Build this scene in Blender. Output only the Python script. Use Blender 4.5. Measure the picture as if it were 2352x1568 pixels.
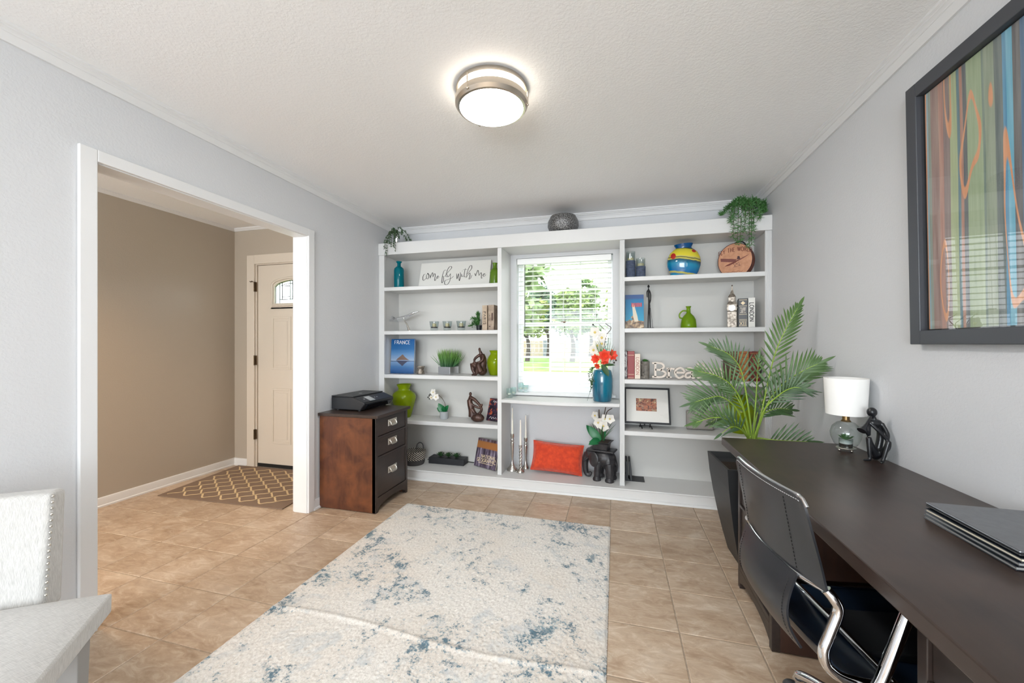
import bpy, bmesh, math, random
import numpy as np
from mathutils import Vector, Matrix, Euler, noise
for o in list(bpy.data.objects): bpy.data.objects.remove(o, do_unlink=True)
SC = bpy.context.scene
COL = SC.collection
PI = math.pi
# ---------------------------------------------------------------- camera
cam_d = bpy.data.cameras.new('camera'); cam = bpy.data.objects.new('camera', cam_d); COL.objects.link(cam)
cam.location = (0, 0, 1.27); cam.rotation_euler = (PI/2, 0, 0.25818)
cam_d.sensor_width = 36.0; cam_d.lens = 900.53*36/2352; cam_d.shift_y = 5.09/2352
cam_d.clip_start = 0.05; cam_d.clip_end = 400
SC.camera = cam
# ---------------------------------------------------------------- view, world, lights
SC.view_settings.view_transform = 'Standard'; SC.view_settings.look = 'None'
SC.view_settings.gamma = 1.0; SC.view_settings.exposure = 0.76; SC.view_settings.use_curve_mapping = False
SC.cycles.use_denoising = True
SC.cycles.max_bounces = 10; SC.cycles.diffuse_bounces = 5; SC.cycles.glossy_bounces = 4
SC.cycles.transmission_bounces = 8; SC.cycles.transparent_max_bounces = 24
SC.cycles.caustics_reflective = False; SC.cycles.caustics_refractive = False
SC.cycles.sample_clamp_indirect = 6.0
W = bpy.data.worlds.new('overcast_sky'); SC.world = W; W.use_nodes = True
bg = W.node_tree.nodes['Background']; bg.inputs[0].default_value = (0.93, 0.97, 1.0, 1); bg.inputs[1].default_value = 2.8
def area_light(name, loc, rot, sx, sy, watts, color=(1, 1, 1), portal=False):
    l = bpy.data.lights.new(name, 'AREA'); l.shape = 'RECTANGLE'; l.size = sx; l.size_y = sy
    l.energy = watts; l.color = color
    if portal: l.cycles.is_portal = True
    o = bpy.data.objects.new(name, l); COL.objects.link(o); o.location = loc; o.rotation_euler = rot
    return o
area_light('window_portal', (-0.475, 3.80, 1.45), (-PI/2, 0, 0), 0.92, 1.32, 1, portal=True)
area_light('added_rear_fill', (-0.45, -4.35, 1.40), (PI/2, 0, 0), 3.0, 1.9, 120, (0.86, 0.94, 1.0))  # added soft fill behind the camera, not a known window
area_light('added_up_fill', (-0.45, -1.7, 1.60), (PI, 0, 0), 0.6, 0.6, 22, (0.86, 0.94, 1.0))  # added upward fill with no fixture, bounced off the ceiling
area_light('added_hall_fill', (-3.1, -1.5, 1.6), (PI/2, 0, 0), 1.2, 1.8, 60, (0.94, 0.98, 1.0))  # added neutral fill to brighten the hall, no window behind it
l = bpy.data.lights.new('hall_lamp_light', 'SPOT'); l.energy = 45; l.color = (1.0, 0.62, 0.30); l.spot_size = 1.9; l.spot_blend = 0.9; l.shadow_soft_size = 0.12
o = bpy.data.objects.new('hall_lamp_light', l); COL.objects.link(o); o.location = (-3.05, 1.35, 2.42); o.rotation_euler = (0.12, 0.08, 0)
# ---------------------------------------------------------------- colours and materials
def lin(h, a=1.0):
    if isinstance(h, (tuple, list)): r = [c/255 for c in h]
    else:
        h = h.lstrip('#'); r = [int(h[i:i+2], 16)/255 for i in (0, 2, 4)]
    return tuple((c/12.92 if c <= 0.04045 else ((c+0.055)/1.055)**2.4) for c in r) + (a,)
MATS = {}
class NT:
    def __init__(s, name):
        s.m = bpy.data.materials.new(name); s.m.use_nodes = True; s.t = s.m.node_tree
        s.n = s.t.nodes; s.b = s.n.get('Principled BSDF'); s.out = s.n.get('Material Output'); MATS[name] = s.m
    def new(s, typ, **kw):
        n = s.n.new(typ)
        for k, v in kw.items():
            if isinstance(v, (int, float, str, bool)) and hasattr(n, k): setattr(n, k, v)
        return n
    def link(s, a, b): s.t.links.new(a, b)
    def set(s, **kw):
        ks = dict(color='Base Color', rough='Roughness', metal='Metallic', spec='Specular IOR Level', trans='Transmission Weight', ior='IOR', coat='Coat Weight', coatr='Coat Roughness', alpha='Alpha', emis='Emission Color', emstr='Emission Strength', sheen='Sheen Weight', sub='Subsurface Weight')
        for k, v in kw.items(): s.b.inputs[ks[k]].default_value = v
        return s
    def coord(s, kind='Object'):
        if kind == 'Position':
            return s.new('ShaderNodeNewGeometry').outputs['Position']
        return s.new('ShaderNodeTexCoord').outputs[kind]
    def noise(s, vec, scale, detail=3, rough=0.55, dist=0.0):
        n = s.new('ShaderNodeTexNoise'); n.inputs['Scale'].default_value = scale; n.inputs['Detail'].default_value = detail
        n.inputs['Roughness'].default_value = rough; n.inputs['Distortion'].default_value = dist
        if vec is not None: s.link(vec, n.inputs['Vector'])
        return n.outputs['Fac']
    def mapping(s, vec, scale=(1, 1, 1), rot=(0, 0, 0), loc=(0, 0, 0)):
        n = s.new('ShaderNodeMapping'); n.inputs['Scale'].default_value = scale; n.inputs['Rotation'].default_value = rot
        n.inputs['Location'].default_value = loc; s.link(vec, n.inputs['Vector']); return n.outputs[0]
    def ramp(s, fac, stops, interp='LINEAR'):
        n = s.new('ShaderNodeValToRGB'); e = n.color_ramp; e.interpolation = interp
        while len(e.elements) > 1: e.elements.remove(e.elements[-1])
        e.elements[0].position = stops[0][0]; e.elements[0].color = stops[0][1]
        for p, c in stops[1:]:
            x = e.elements.new(p); x.color = c
        s.link(fac, n.inputs[0]); return n.outputs[0]
    def mix(s, fac, a, b, typ='MIX'):
        n = s.new('ShaderNodeMix'); n.data_type = 'RGBA'; n.blend_type = typ
        def put(v, sock):
            if isinstance(v, (tuple, list)): sock.default_value = v
            elif isinstance(v, (int, float)): sock.default_value = v
            else: s.link(v, sock)
        put(fac, n.inputs[0]); put(a, n.inputs[6]); put(b, n.inputs[7]); return n.outputs[2]
    def math(s, op, a, b=0.0, c=0.0):
        n = s.new('ShaderNodeMath'); n.operation = op
        for v, k in ((a, 0), (b, 1), (c, 2)):
            if isinstance(v, (int, float)): n.inputs[k].default_value = v
            else: s.link(v, n.inputs[k])
        return n.outputs[0]
    def bump(s, h, strength=0.3, dist=0.002):
        n = s.new('ShaderNodeBump'); n.inputs['Strength'].default_value = strength; n.inputs['Distance'].default_value = dist
        s.link(h, n.inputs['Height']); s.link(n.outputs[0], s.b.inputs['Normal'])
    def color(s, sock): s.link(sock, s.b.inputs['Base Color'])
    def sep(s, vec):
        n = s.new('ShaderNodeSeparateXYZ'); s.link(vec, n.inputs[0]); return n.outputs
def plain(name, color, rough=0.5, metal=0.0, **kw):
    t = NT(name); t.set(color=lin(color), rough=rough, metal=metal, **kw); return t
def grainy(name, c1, c2, scale=30, rough=0.5, metal=0.0, bump=0.0, detail=4, **kw):
    t = NT(name); v = t.coord('Object'); f = t.noise(v, scale, detail)
    t.color(t.ramp(f, [(0.35, lin(c1)), (0.65, lin(c2))])); t.set(rough=rough, metal=metal, **kw)
    if bump: t.bump(f, bump, 0.002)
    return t
def paint(name, c, bumpscale, bs, rough=0.6, spec=0.3, bd=0.004):
    t = NT(name); p = t.coord('Position')
    f = t.noise(p, bumpscale, 2, 0.5, 0.4); f2 = t.ramp(f, [(0.42, (0, 0, 0, 1)), (0.60, (1, 1, 1, 1))])
    t.set(color=lin(c), rough=rough, spec=spec); t.bump(f2, bs, bd); return t
paint('wall_paint', (208, 209, 211), 95, 0.10)
paint('ceiling_paint', (242, 242, 242), 85, 0.12, 0.8, 0.2)
paint('hall_paint', (178, 168, 154), 90, 0.10, 0.36, 0.5, 0.0015)
plain('white_trim', (222, 222, 222), 0.38)
plain('white_shelf', (214, 214, 213), 0.42)
plain('back_panel_paint', (198, 197, 193), 0.5)
plain('door_paint', (214, 204, 190), 0.42)
plain('outer_dark', (90, 90, 90), 0.9)
# floor tile
t = NT('floor_tile'); p = t.coord('Position'); oi = t.new('ShaderNodeObjectInfo')
mv = t.new('ShaderNodeVectorMath'); mv.operation = 'MULTIPLY_ADD'
cb = t.new('ShaderNodeCombineXYZ'); t.link(oi.outputs['Random'], cb.inputs[0]); t.link(oi.outputs['Random'], cb.inputs[1]); t.link(oi.outputs['Random'], cb.inputs[2])
t.link(cb.outputs[0], mv.inputs[0]); mv.inputs[1].default_value = (7, 13, 5); t.link(p, mv.inputs[2])
st = t.mapping(mv.outputs[0], (0.62, 1.35, 1))
n1 = t.noise(st, 4.6, 6, 0.62, 0.9); n2 = t.noise(st, 17, 5, 0.68, 1.2); n3 = t.noise(st, 60, 3, 0.6)
base = t.ramp(n1, [(0.30, lin((150, 124, 99))), (0.47, lin((178, 153, 127))), (0.62, lin((196, 176, 153))), (0.76, lin((212, 197, 178)))])
det = t.ramp(n2, [(0.32, lin((146, 118, 94))), (0.52, lin((184, 160, 135))), (0.70, lin((222, 209, 191)))])
cmix = t.mix(0.45, base, det)
vv = t.math('MULTIPLY_ADD', oi.outputs['Random'], 0.14, 0.93)
hs = t.new('ShaderNodeHueSaturation'); t.link(cmix, hs.inputs['Color']); t.link(vv, hs.inputs['Value']); hs.inputs['Saturation'].default_value = 0.95
t.color(hs.outputs[0]); t.set(rough=0.36, spec=0.4); t.bump(n2, 0.12, 0.002)
grainy('grout', (150, 134, 116), (170, 154, 136), 60, 0.9)
# ---------------------------------------------------------------- mesh helpers
class M:
    def __init__(s): s.v = []; s.f = []; s.mi = []
    def add(s, vs, fs, m=0):
        k = len(s.v); s.v += [tuple(p) for p in vs]; s.f += [tuple(i+k for i in f) for f in fs]; s.mi += [m]*len(fs); return s
    def box(s, x0, y0, z0, x1, y1, z1, m=0):
        if x0 > x1: x0, x1 = x1, x0
        if y0 > y1: y0, y1 = y1, y0
        if z0 > z1: z0, z1 = z1, z0
        v = [(x0,y0,z0),(x1,y0,z0),(x1,y1,z0),(x0,y1,z0),(x0,y0,z1),(x1,y0,z1),(x1,y1,z1),(x0,y1,z1)]
        return s.add(v, [(0,3,2,1),(4,5,6,7),(0,1,5,4),(1,2,6,5),(2,3,7,6),(3,0,4,7)], m)
    def hexa(s, b, t, m=0):
        return s.add(list(b)+list(t), [(0,3,2,1),(4,5,6,7),(0,1,5,4),(1,2,6,5),(2,3,7,6),(3,0,4,7)], m)
    def prism(s, poly, axis, a, b, m=0):
        n = len(poly)
        def P(p, h): return {'x': (h, p[0], p[1]), 'y': (p[0], h, p[1]), 'z': (p[0], p[1], h)}[axis]
        v = [P(p, a) for p in poly]+[P(p, b) for p in poly]
        fs = [tuple(range(n))[::-1], tuple(range(n, 2*n))]+[(i, (i+1) % n, n+(i+1) % n, n+i) for i in range(n)]
        if axis == 'y': fs = [f[::-1] for f in fs]
        return s.add(v, fs, m)
    def tube(s, pts, r, n=8, cap=True, m=0, sq=1.0):
        pts = [Vector(p) for p in pts]; k = len(pts); rs = r if isinstance(r, (list, tuple)) else [r]*k
        vs = []; fs = []; prev = None
        for i, p in enumerate(pts):
            d = (pts[min(i+1, k-1)]-pts[max(i-1, 0)]); d = d.normalized() if d.length > 1e-9 else Vector((0, 0, 1))
            if prev is None:
                u = d.cross(Vector((0, 0, 1)));  u = u if u.length > 0.05 else d.cross(Vector((1, 0, 0)))
            else: u = prev-d*prev.dot(d)
            u.normalize(); w = d.cross(u); prev = u
            for j in range(n):
                a = 2*PI*j/n; vs.append(p+(u*math.cos(a)+w*math.sin(a)*sq)*rs[i])
        for i in range(k-1):
            for j in range(n): fs.append((i*n+j, i*n+(j+1) % n, (i+1)*n+(j+1) % n, (i+1)*n+j))
        if cap: fs.append(tuple(range(n))[::-1]); fs.append(tuple((k-1)*n+j for j in range(n)))
        return s.add(vs, fs, m)
    def lathe(s, prof, n=24, c=(0, 0, 0), m=0, sy=1.0, cap=True):
        vs = []; fs = []; k = len(prof)
        for (r, z) in prof:
            for j in range(n):
                a = 2*PI*j/n; vs.append((c[0]+r*math.cos(a), c[1]+r*sy*math.sin(a), c[2]+z))
        for i in range(k-1):
            for j in range(n): fs.append((i*n+j, i*n+(j+1) % n, (i+1)*n+(j+1) % n, (i+1)*n+j))
        if cap:
            if prof[0][0] > 1e-5: fs.append(tuple(range(n))[::-1])
            if prof[-1][0] > 1e-5: fs.append(tuple((k-1)*n+j for j in range(n)))
        return s.add(vs, fs, m)
    def ball(s, c, r, n=12, k=8, m=0, rot=None):
        if not isinstance(r, (tuple, list)): r = (r, r, r)
        vs = []; fs = []
        for i in range(k+1):
            ph = PI*i/k-PI/2
            for j in range(n):
                a = 2*PI*j/n; q = Vector((r[0]*math.cos(ph)*math.cos(a), r[1]*math.cos(ph)*math.sin(a), r[2]*math.sin(ph)))
                if rot is not None: q = rot @ q
                vs.append((c[0]+q.x, c[1]+q.y, c[2]+q.z))
        for i in range(k):
            for j in range(n): fs.append((i*n+j, i*n+(j+1) % n, (i+1)*n+(j+1) % n, (i+1)*n+j))
        return s.add(vs, fs, m)
    def grid(s, fn, nu, nv, m=0):
        vs = [fn(i/nu, j/nv) for j in range(nv+1) for i in range(nu+1)]
        fs = [(j*(nu+1)+i, j*(nu+1)+i+1, (j+1)*(nu+1)+i+1, (j+1)*(nu+1)+i) for j in range(nv) for i in range(nu)]
        return s.add(vs, fs, m)
    def leaf(s, p, d, up, L, w, bend=0.0, n=4, m=0, fold=0.0):
        p = Vector(p); d = Vector(d).normalized(); up = Vector(up); sd = d.cross(up)
        sd = sd.normalized() if sd.length > 1e-6 else Vector((1, 0, 0)); nn = sd.cross(d).normalized()
        vs = []; fs = []
        for i in range(n+1):
            t = i/n; c = p+d*(L*t)-nn*(bend*L*t*t); ww = w*0.5*(math.sin(PI*min(1, 0.12+0.88*t))**0.8 if t < 1 else 0.0)
            vs += [c-sd*ww+nn*fold*ww, c-nn*fold*ww*0.3, c+sd*ww+nn*fold*ww]
        for i in range(n):
            a = 3*i; fs += [(a, a+1, a+4, a+3), (a+1, a+2, a+5, a+4)]
        return s.add(vs, fs, m)
    def xf(s, mat, start=0):
        s.v[start:] = [tuple(mat @ Vector(p)) for p in s.v[start:]]; return s
    def obj(s, name, mat, parent=None, smooth=None, bevel=0.0, sub=0, loc=None, rot=None, solid=0.0, seg=2):
        me = bpy.data.meshes.new(name); me.from_pydata(s.v, [], s.f)
        mats = mat if isinstance(mat, (list, tuple)) else [mat]
        for x in mats: me.materials.append(MATS[x])
        if len(mats) > 1: me.polygons.foreach_set('material_index', s.mi)
        if smooth is not None:
            me.polygons.foreach_set('use_smooth', [True]*len(me.polygons))
            if smooth < 170: me.set_sharp_from_angle(angle=math.radians(smooth))
        me.update(); me.validate()
        o = bpy.data.objects.new(name, me); COL.objects.link(o)
        if parent is not None: o.parent = parent
        if loc is not None: o.location = loc
        if rot is not None: o.rotation_euler = rot
        if solid: x = o.modifiers.new('thickness', 'SOLIDIFY'); x.thickness = solid; x.offset = 0
        if bevel:
            x = o.modifiers.new('edge', 'BEVEL'); x.width = bevel; x.segments = seg; x.limit_method = 'ANGLE'; x.angle_limit = math.radians(35)
        if sub: x = o.modifiers.new('smooth', 'SUBSURF'); x.levels = sub; x.render_levels = sub
        return o
def rbox(x0, y0, z0, x1, y1, z1): return M().box(x0, y0, z0, x1, y1, z1)
def tag(o, label=None, cat=None, group=None, kind=None):
    if label: o['label'] = label
    if cat: o['category'] = cat
    if group: o['group'] = group
    if kind: o['kind'] = kind
    return o
def thing(name, label, cat, loc=(0, 0, 0), rz=0.0, group=None):
    o = bpy.data.objects.new(name, None); COL.objects.link(o); o.empty_display_size = 0.05
    o.location = loc; o.rotation_euler = (0, 0, rz); return tag(o, label, cat, group)
def struct(o): o['kind'] = 'structure'; return o
def sempty(name, loc=(0, 0, 0)):
    o = bpy.data.objects.new(name, None); COL.objects.link(o); o.location = loc; o.empty_display_size = 0.05; return struct(o)
def cat_rom(pts, k=8):
    P = [Vector(p) for p in pts]; out = []
    for i in range(len(P)-1):
        a = P[max(i-1, 0)]; b = P[i]; c = P[i+1]; d = P[min(i+2, len(P)-1)]
        for j in range(k):
            t = j/k; out.append(0.5*((2*b)+(c-a)*t+(2*a-5*b+4*c-d)*t*t+(3*b-a-3*c+d)*t**3))
    out.append(P[-1]); return out
def copy_tree(o, parent=None):
    c = o.copy(); COL.objects.link(c)
    if parent is not None: c.parent = parent
    for ch in list(o.children): copy_tree(ch, c)
    return c
# ---------------------------------------------------------------- drawn lettering: each glyph is a few strokes in a unit-high cell
GL = {
 'A': (0.8, [((0,0),(0.38,1)),((0.42,1),(0.8,0)),((0.14,0.36),(0.66,0.36))]),
 'C': (0.75, [((0.75,0.82),(0.55,0.98),(0.25,0.95),(0.03,0.65),(0.03,0.35),(0.25,0.05),(0.55,0.02),(0.75,0.18))]),
 'D': (0.8, [((0.08,0),(0.08,1)),((0,1),(0.4,1),(0.72,0.8),(0.78,0.5),(0.72,0.2),(0.4,0),(0,0))]),
 'E': (0.65, [((0.08,0),(0.08,1)),((0,1),(0.6,1)),((0.08,0.53),(0.5,0.53)),((0,0),(0.63,0))]),
 'F': (0.6, [((0.08,0),(0.08,1)),((0,1),(0.58,1)),((0.08,0.53),(0.48,0.53))]),
 'G': (0.8, [((0.74,0.82),(0.55,0.98),(0.25,0.95),(0.03,0.65),(0.03,0.35),(0.25,0.05),(0.55,0.02),(0.74,0.2),(0.74,0.45),(0.5,0.45))]),
 'H': (0.8, [((0.08,0),(0.08,1)),((0.72,0),(0.72,1)),((0.08,0.52),(0.72,0.52))]),
 'I': (0.3, [((0.15,0),(0.15,1)),((0,1),(0.3,1)),((0,0),(0.3,0))]),
 'L': (0.6, [((0.1,0),(0.1,1)),((0,1),(0.25,1)),((0,0),(0.58,0),(0.58,0.16))]),
 'N': (0.85, [((0.08,0),(0.08,1)),((0.08,1),(0.76,0)),((0.76,0),(0.76,1)),((-0.03,0),(0.2,0)),((0.64,1),(0.88,1))]),
 'O': (0.85, [((0.42,1),(0.15,0.9),(0.03,0.5),(0.15,0.1),(0.42,0),(0.69,0.1),(0.81,0.5),(0.69,0.9),(0.42,1))]),
 'P': (0.65, [((0.08,0),(0.08,1)),((0.08,1),(0.45,1),(0.62,0.76),(0.45,0.5),(0.08,0.5))]),
 'R': (0.72, [((0.08,0),(0.08,1)),((0.08,1),(0.45,1),(0.62,0.76),(0.45,0.52),(0.08,0.52)),((0.35,0.52),(0.72,0))]),
 'S': (0.6, [((0.55,0.82),(0.4,1),(0.15,0.98),(0.05,0.75),(0.3,0.53),(0.55,0.28),(0.45,0.03),(0.18,0),(0.02,0.18))]),
 'T': (0.7, [((0.35,0),(0.35,1)),((0,1),(0.7,1))]),
 'W': (1.05, [((0,1),(0.27,0)),((0.27,0),(0.52,1)),((0.52,1),(0.77,0)),((0.77,0),(1.05,1))]),
 'X': (0.75, [((0,1),(0.75,0)),((0,0),(0.75,1)),((-0.05,1),(0.2,1)),((0.55,1),(0.8,1)),((-0.05,0),(0.2,0)),((0.55,0),(0.8,0))]),
 'Y': (0.75, [((0,1),(0.37,0.5)),((0.75,1),(0.37,0.5)),((0.37,0.5),(0.37,0))]),
 'B_': (0.9, [((0.2,0.02),(0.2,0.98)),((0,0.97),(0.55,0.97),(0.74,0.75),(0.55,0.53),(0.2,0.53)),((0.55,0.53),(0.86,0.28),(0.6,0.03),(0,0.03))]),
 'r_': (0.5, [((0.15,0),(0.15,0.62)),((0,0.62),(0.15,0.62)),((0.15,0.4),(0.3,0.62),(0.5,0.58)),((0,0.03),(0.34,0.03))]),
 'e_': (0.62, [((0.06,0.36),(0.58,0.36),(0.5,0.6),(0.3,0.66),(0.08,0.5),(0.05,0.25),(0.2,0.02),(0.4,0.02),(0.58,0.16))]),
 'a_': (0.62, [((0.08,0.52),(0.25,0.66),(0.46,0.58),(0.46,0.05),(0.62,0.05)),((0.46,0.36),(0.15,0.32),(0.05,0.12),(0.2,0.02),(0.46,0.16))]),
 't_': (0.42, [((0.18,0.98),(0.18,0.12),(0.28,0.02),(0.42,0.1)),((0,0.64),(0.4,0.64))]),
 'h_': (0.66, [((0.1,0.02),(0.1,1)),((0,0.98),(0.1,0.98)),((0.1,0.45),(0.3,0.66),(0.52,0.56),(0.52,0.02)),((0,0.03),(0.22,0.03)),((0.42,0.03),(0.64,0.03))]),
}
def stroke(mm, pts, wid, to3, thick=0.0, m=0):
    # a ribbon of given width along 2-D points, placed by to3(x, y, lift)
    n = len(pts); ws = wid if isinstance(wid, (list, tuple)) else [wid]*n; L = []; R = []
    for i in range(n):
        a = Vector(pts[max(i-1, 0)]); b = Vector(pts[min(i+1, n-1)]); d = b-a
        d = d.normalized() if d.length > 1e-9 else Vector((1, 0)); q = Vector((-d.y, d.x))*ws[i]*0.5; p = Vector(pts[i])
        L.append(p+q); R.append(p-q)
    vs = []; fs = []
    for i in range(n): vs += [to3(L[i].x, L[i].y, thick), to3(R[i].x, R[i].y, thick)]
    for i in range(n-1): fs.append((2*i, 2*i+1, 2*i+3, 2*i+2))
    if thick > 0.002:
        k = len(vs)
        for i in range(n): vs += [to3(L[i].x, L[i].y, 0), to3(R[i].x, R[i].y, 0)]
        for i in range(n-1):
            fs += [(k+2*i, k+2*i+2, k+2*i+3, k+2*i+1), (2*i, 2*i+2, k+2*i+2, k+2*i), (2*i+1, k+2*i+1, k+2*i+3, 2*i+3)]
        fs += [(0, k, k+1, 1), (2*n-2, 2*n-1, k+2*n-1, k+2*n-2)]
    mm.add(vs, fs, m)
def write(mm, text, h, to3, wid=0.12, thin=0.06, gap=0.16, sx=1.0, thick=0.0, center=True):
    keys = text if isinstance(text, list) else list(text)
    tot = sum((GL[k][0]*sx+gap) if k != ' ' else 0.45 for k in keys)-gap; x = -tot/2 if center else 0.0
    for k in keys:
        if k == ' ': x += 0.45; continue
        w, sts = GL[k]
        for sp in sts:
            p = [((x+a*sx)*h, b*h) for a, b in sp]
            if len(p) > 3: p = [(q.x, q.y) for q in cat_rom([(a, b, 0) for a, b in p], 4)]
            horiz = len(p) == 2 and abs(p[0][1]-p[1][1]) < 0.01*h
            ext = thin*h*0.5
            if len(p) == 2 and not horiz: p = [p[0], p[1]]
            stroke(mm, p, (thin if horiz else wid)*h, to3, thick)
        x += w*sx+gap
    return tot*h
# ---------------------------------------------------------------- room shell
XL, XR, YW, ZC, YR = -2.235, 1.145, 3.693, 2.4756, -4.40
XH, YE = -3.876, 3.2446
# floor with single tiles
fl = sempty('floor')
rbox(XH-0.1, YR-0.1, -0.08, XR+0.1, YW, -0.0025).obj('grout_bed', 'grout', fl)
TX, TW, TY, TL = -1.58214, 0.30916, 1.548, 0.306
tile_mesh = {}
def tile_at(x0, x1, y0, y1):
    w = round(x1-x0, 3); h = round(y1-y0, 3); key = (w, h)
    if w < 0.02 or h < 0.02: return
    if key not in tile_mesh:
        a, b, c = w/2, h/2, 0.0025
        mm = M(); mm.hexa([(-a,-b,-0.008),(a,-b,-0.008),(a,b,-0.008),(-a,b,-0.008)], [(-a,-b,-c),(a,-b,-c),(a,b,-c),(-a,b,-c)])
        mm.hexa([(-a,-b,-c),(a,-b,-c),(a,b,-c),(-a,b,-c)], [(-a+c,-b+c,0),(a-c,-b+c,0),(a-c,b-c,0),(-a+c,b-c,0)])
        me = bpy.data.meshes.new('tile'); me.from_pydata(mm.v, [], mm.f[1:]); me.materials.append(MATS['floor_tile']); me.update(); tile_mesh[key] = me
    o = bpy.data.objects.new('tile', tile_mesh[key]); COL.objects.link(o); o.parent = fl; o.location = ((x0+x1)/2, (y0+y1)/2, 0)
J = 0.0025
rear = M()
for j in range(-20, 6):
    for i in range(-8, 9):
        x0, x1 = TX+TW*i, TX+TW*(i+1); y0, y1 = TY+TL*j, TY+TL*(j+1)
        lim = 3.31 if x1 > -2.3 else YE
        x0 = max(x0, XH); x1 = min(x1, XR); y1 = min(y1, lim)
        if x1-x0 < 0.03 or y1-y0 < 0.03: continue
        if y1 < -0.25: rear.box(x0+J, max(y0, YR)+J, -0.008, x1-J, y1-J, 0)
        else: tile_at(x0+J, x1-J, y0+J, y1-J)
tag(rear.obj('tile_field', 'floor_tile', fl), kind='stuff')
# walls
g = M(); g.box(XL-0.055, YR, 0, XL, 1.199, ZC); g.box(XL-0.055, 2.461, 0, XL, YW, ZC); g.box(XL-0.055, 1.199, 2.091, XL, 2.461, ZC)
struct(g.obj('wall_left', 'wall_paint'))
g = M(); g.box(XL-0.11, -1.6, 0, XL-0.055, 1.199, ZC); g.box(XL-0.11, 2.461, 0, XL-0.055, YE, ZC); g.box(XL-0.11, 1.199, 2.091, XL-0.055, 2.461, ZC)
struct(g.obj('wall_hall_near', 'hall_paint'))
struct(rbox(XR, YR, 0, XR+0.12, YW+0.14, ZC).obj('wall_right', 'wall_paint'))
WX0, WX1, WZ0, WZ1 = -0.928, -0.023, 0.80, 2.094
g = M(); g.box(XL-0.055, YW, 0, WX0, YW+0.14, ZC); g.box(WX1, YW, 0, XR, YW+0.14, ZC); g.box(WX0, YW, 0, WX1, YW+0.14, WZ0); g.box(WX0, YW, WZ1, WX1, YW+0.14, ZC)
struct(g.obj('wall_back', 'wall_paint'))
g = M(); g.box(XL-0.11, YR-0.1, 0, -1.95, YR, ZC); g.box(1.05, YR-0.1, 0, XR+0.12, YR, ZC); g.box(-1.95, YR-0.1, 0, 1.05, YR, 0.45); g.box(-1.95, YR-0.1, 2.35, 1.05, YR, ZC)  # opening added for the rear fill light
struct(g.obj('wall_front', 'wall_paint'))
struct(rbox(XL-0.11, YR-0.1, ZC, XR+0.12, YW+0.14, ZC+0.1).obj('ceiling', 'ceiling_paint'))
struct(rbox(XH-0.12, -1.6, ZC, XL-0.11, YE+0.14, ZC+0.1).obj('ceiling_hall', 'ceiling_paint'))
struct(rbox(XH-0.12, -1.6, 0, XH, YE+0.14, ZC).obj('wall_hall_side', 'hall_paint'))
DX0, DX1, DZ1 = -3.600, -2.665, 2.092
g = M(); g.box(XH, YE, 0, DX0, YE+0.14, ZC); g.box(DX1, YE, 0, XL-0.055, YE+0.14, ZC); g.box(DX0, YE, DZ1, DX1, YE+0.14, ZC)
struct(g.obj('wall_hall_end', 'hall_paint'))
struct(rbox(XH-0.12, -1.7, 0, XL-0.055, -1.6, ZC).obj('wall_hall_rear', 'hall_paint'))
# crown mouldings and baseboards
PROF = [(0, 2.412), (0.010, 2.412), (0.014, 2.419), (0.016, 2.430), (0.023, 2.441), (0.026, 2.442), (0.026, 2.447), (0.033, 2.455), (0.036, 2.456), (0.036, 2.461), (0.044, 2.466), (0.044, ZC), (0, ZC)]
PH = [(0, 2.446), (0.008, 2.446), (0.012, 2.452), (0.020, 2.460), (0.028, 2.466), (0.028, ZC), (0, ZC)]
BB = [(0, 0), (0.022, 0), (0.022, 0.012), (0.013, 0.016), (0.013, 0.060), (0.009, 0.072), (0, 0.074)]
def mould(name, prof, wall, a, b, mat='white_trim'):
    mm = M()
    if wall[0] == 'x': mm.prism([(wall[1]+wall[2]*d, z) for d, z in prof], 'y', a, b)
    else: mm.prism([(wall[1]+wall[2]*d, z) for d, z in prof], 'x', a, b)
    return struct(mm.obj(name, mat, smooth=35))
mould('trim_1', PROF, ('x', XL, 1), YR, YW)
mould('trim_2', PROF, ('x', XR, -1), YR, YW)
mould('trim_3', PROF, ('y', YW, -1), XL, XR)
mould('trim_4', PH, ('x', XH, 1), -1.6, YE)
mould('trim_5', PH, ('y', YE, -1), XH, XL-0.11)
mould('baseboard_left', BB, ('x', XL, 1), 2.498, 3.30)
mould('baseboard_front', BB, ('x', XL, 1), YR, 1.149)
mould('baseboard_right', BB, ('x', XR, -1), YR, 3.30)
mould('baseboard_hall', BB, ('x', XH, 1), -1.6, YE)
mould('baseboard_hall_end', BB, ('y', YE, -1), XH, -3.697)
# cased opening in the left wall
cz = sempty('trim_6')
for nm, bx in (('jamb', (XL-0.112, 1.199, 0, XL+0.003, 1.2195, 2.091)), ('jamb', (XL-0.112, 2.441, 0, XL+0.003, 2.461, 2.091)), ('head_jamb', (XL-0.112, 1.2195, 2.071, XL+0.003, 2.441, 2.091)),
               ('casing', (XL, 1.150, 0, XL+0.018, 1.211, 2.130)), ('casing', (XL, 2.447, 0, XL+0.018, 2.505, 2.130)), ('head_casing', (XL, 1.211, 2.076, XL+0.018, 2.447, 2.130)),
               ('casing', (XL-0.128, 1.150, 0, XL-0.11, 1.211, 2.130)), ('casing', (XL-0.128, 2.447, 0, XL-0.11, 2.505, 2.130)), ('head_casing', (XL-0.128, 1.211, 2.076, XL-0.11, 2.447, 2.130))):
    rbox(*bx).obj(nm, 'white_trim', cz, bevel=0.003)
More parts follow.
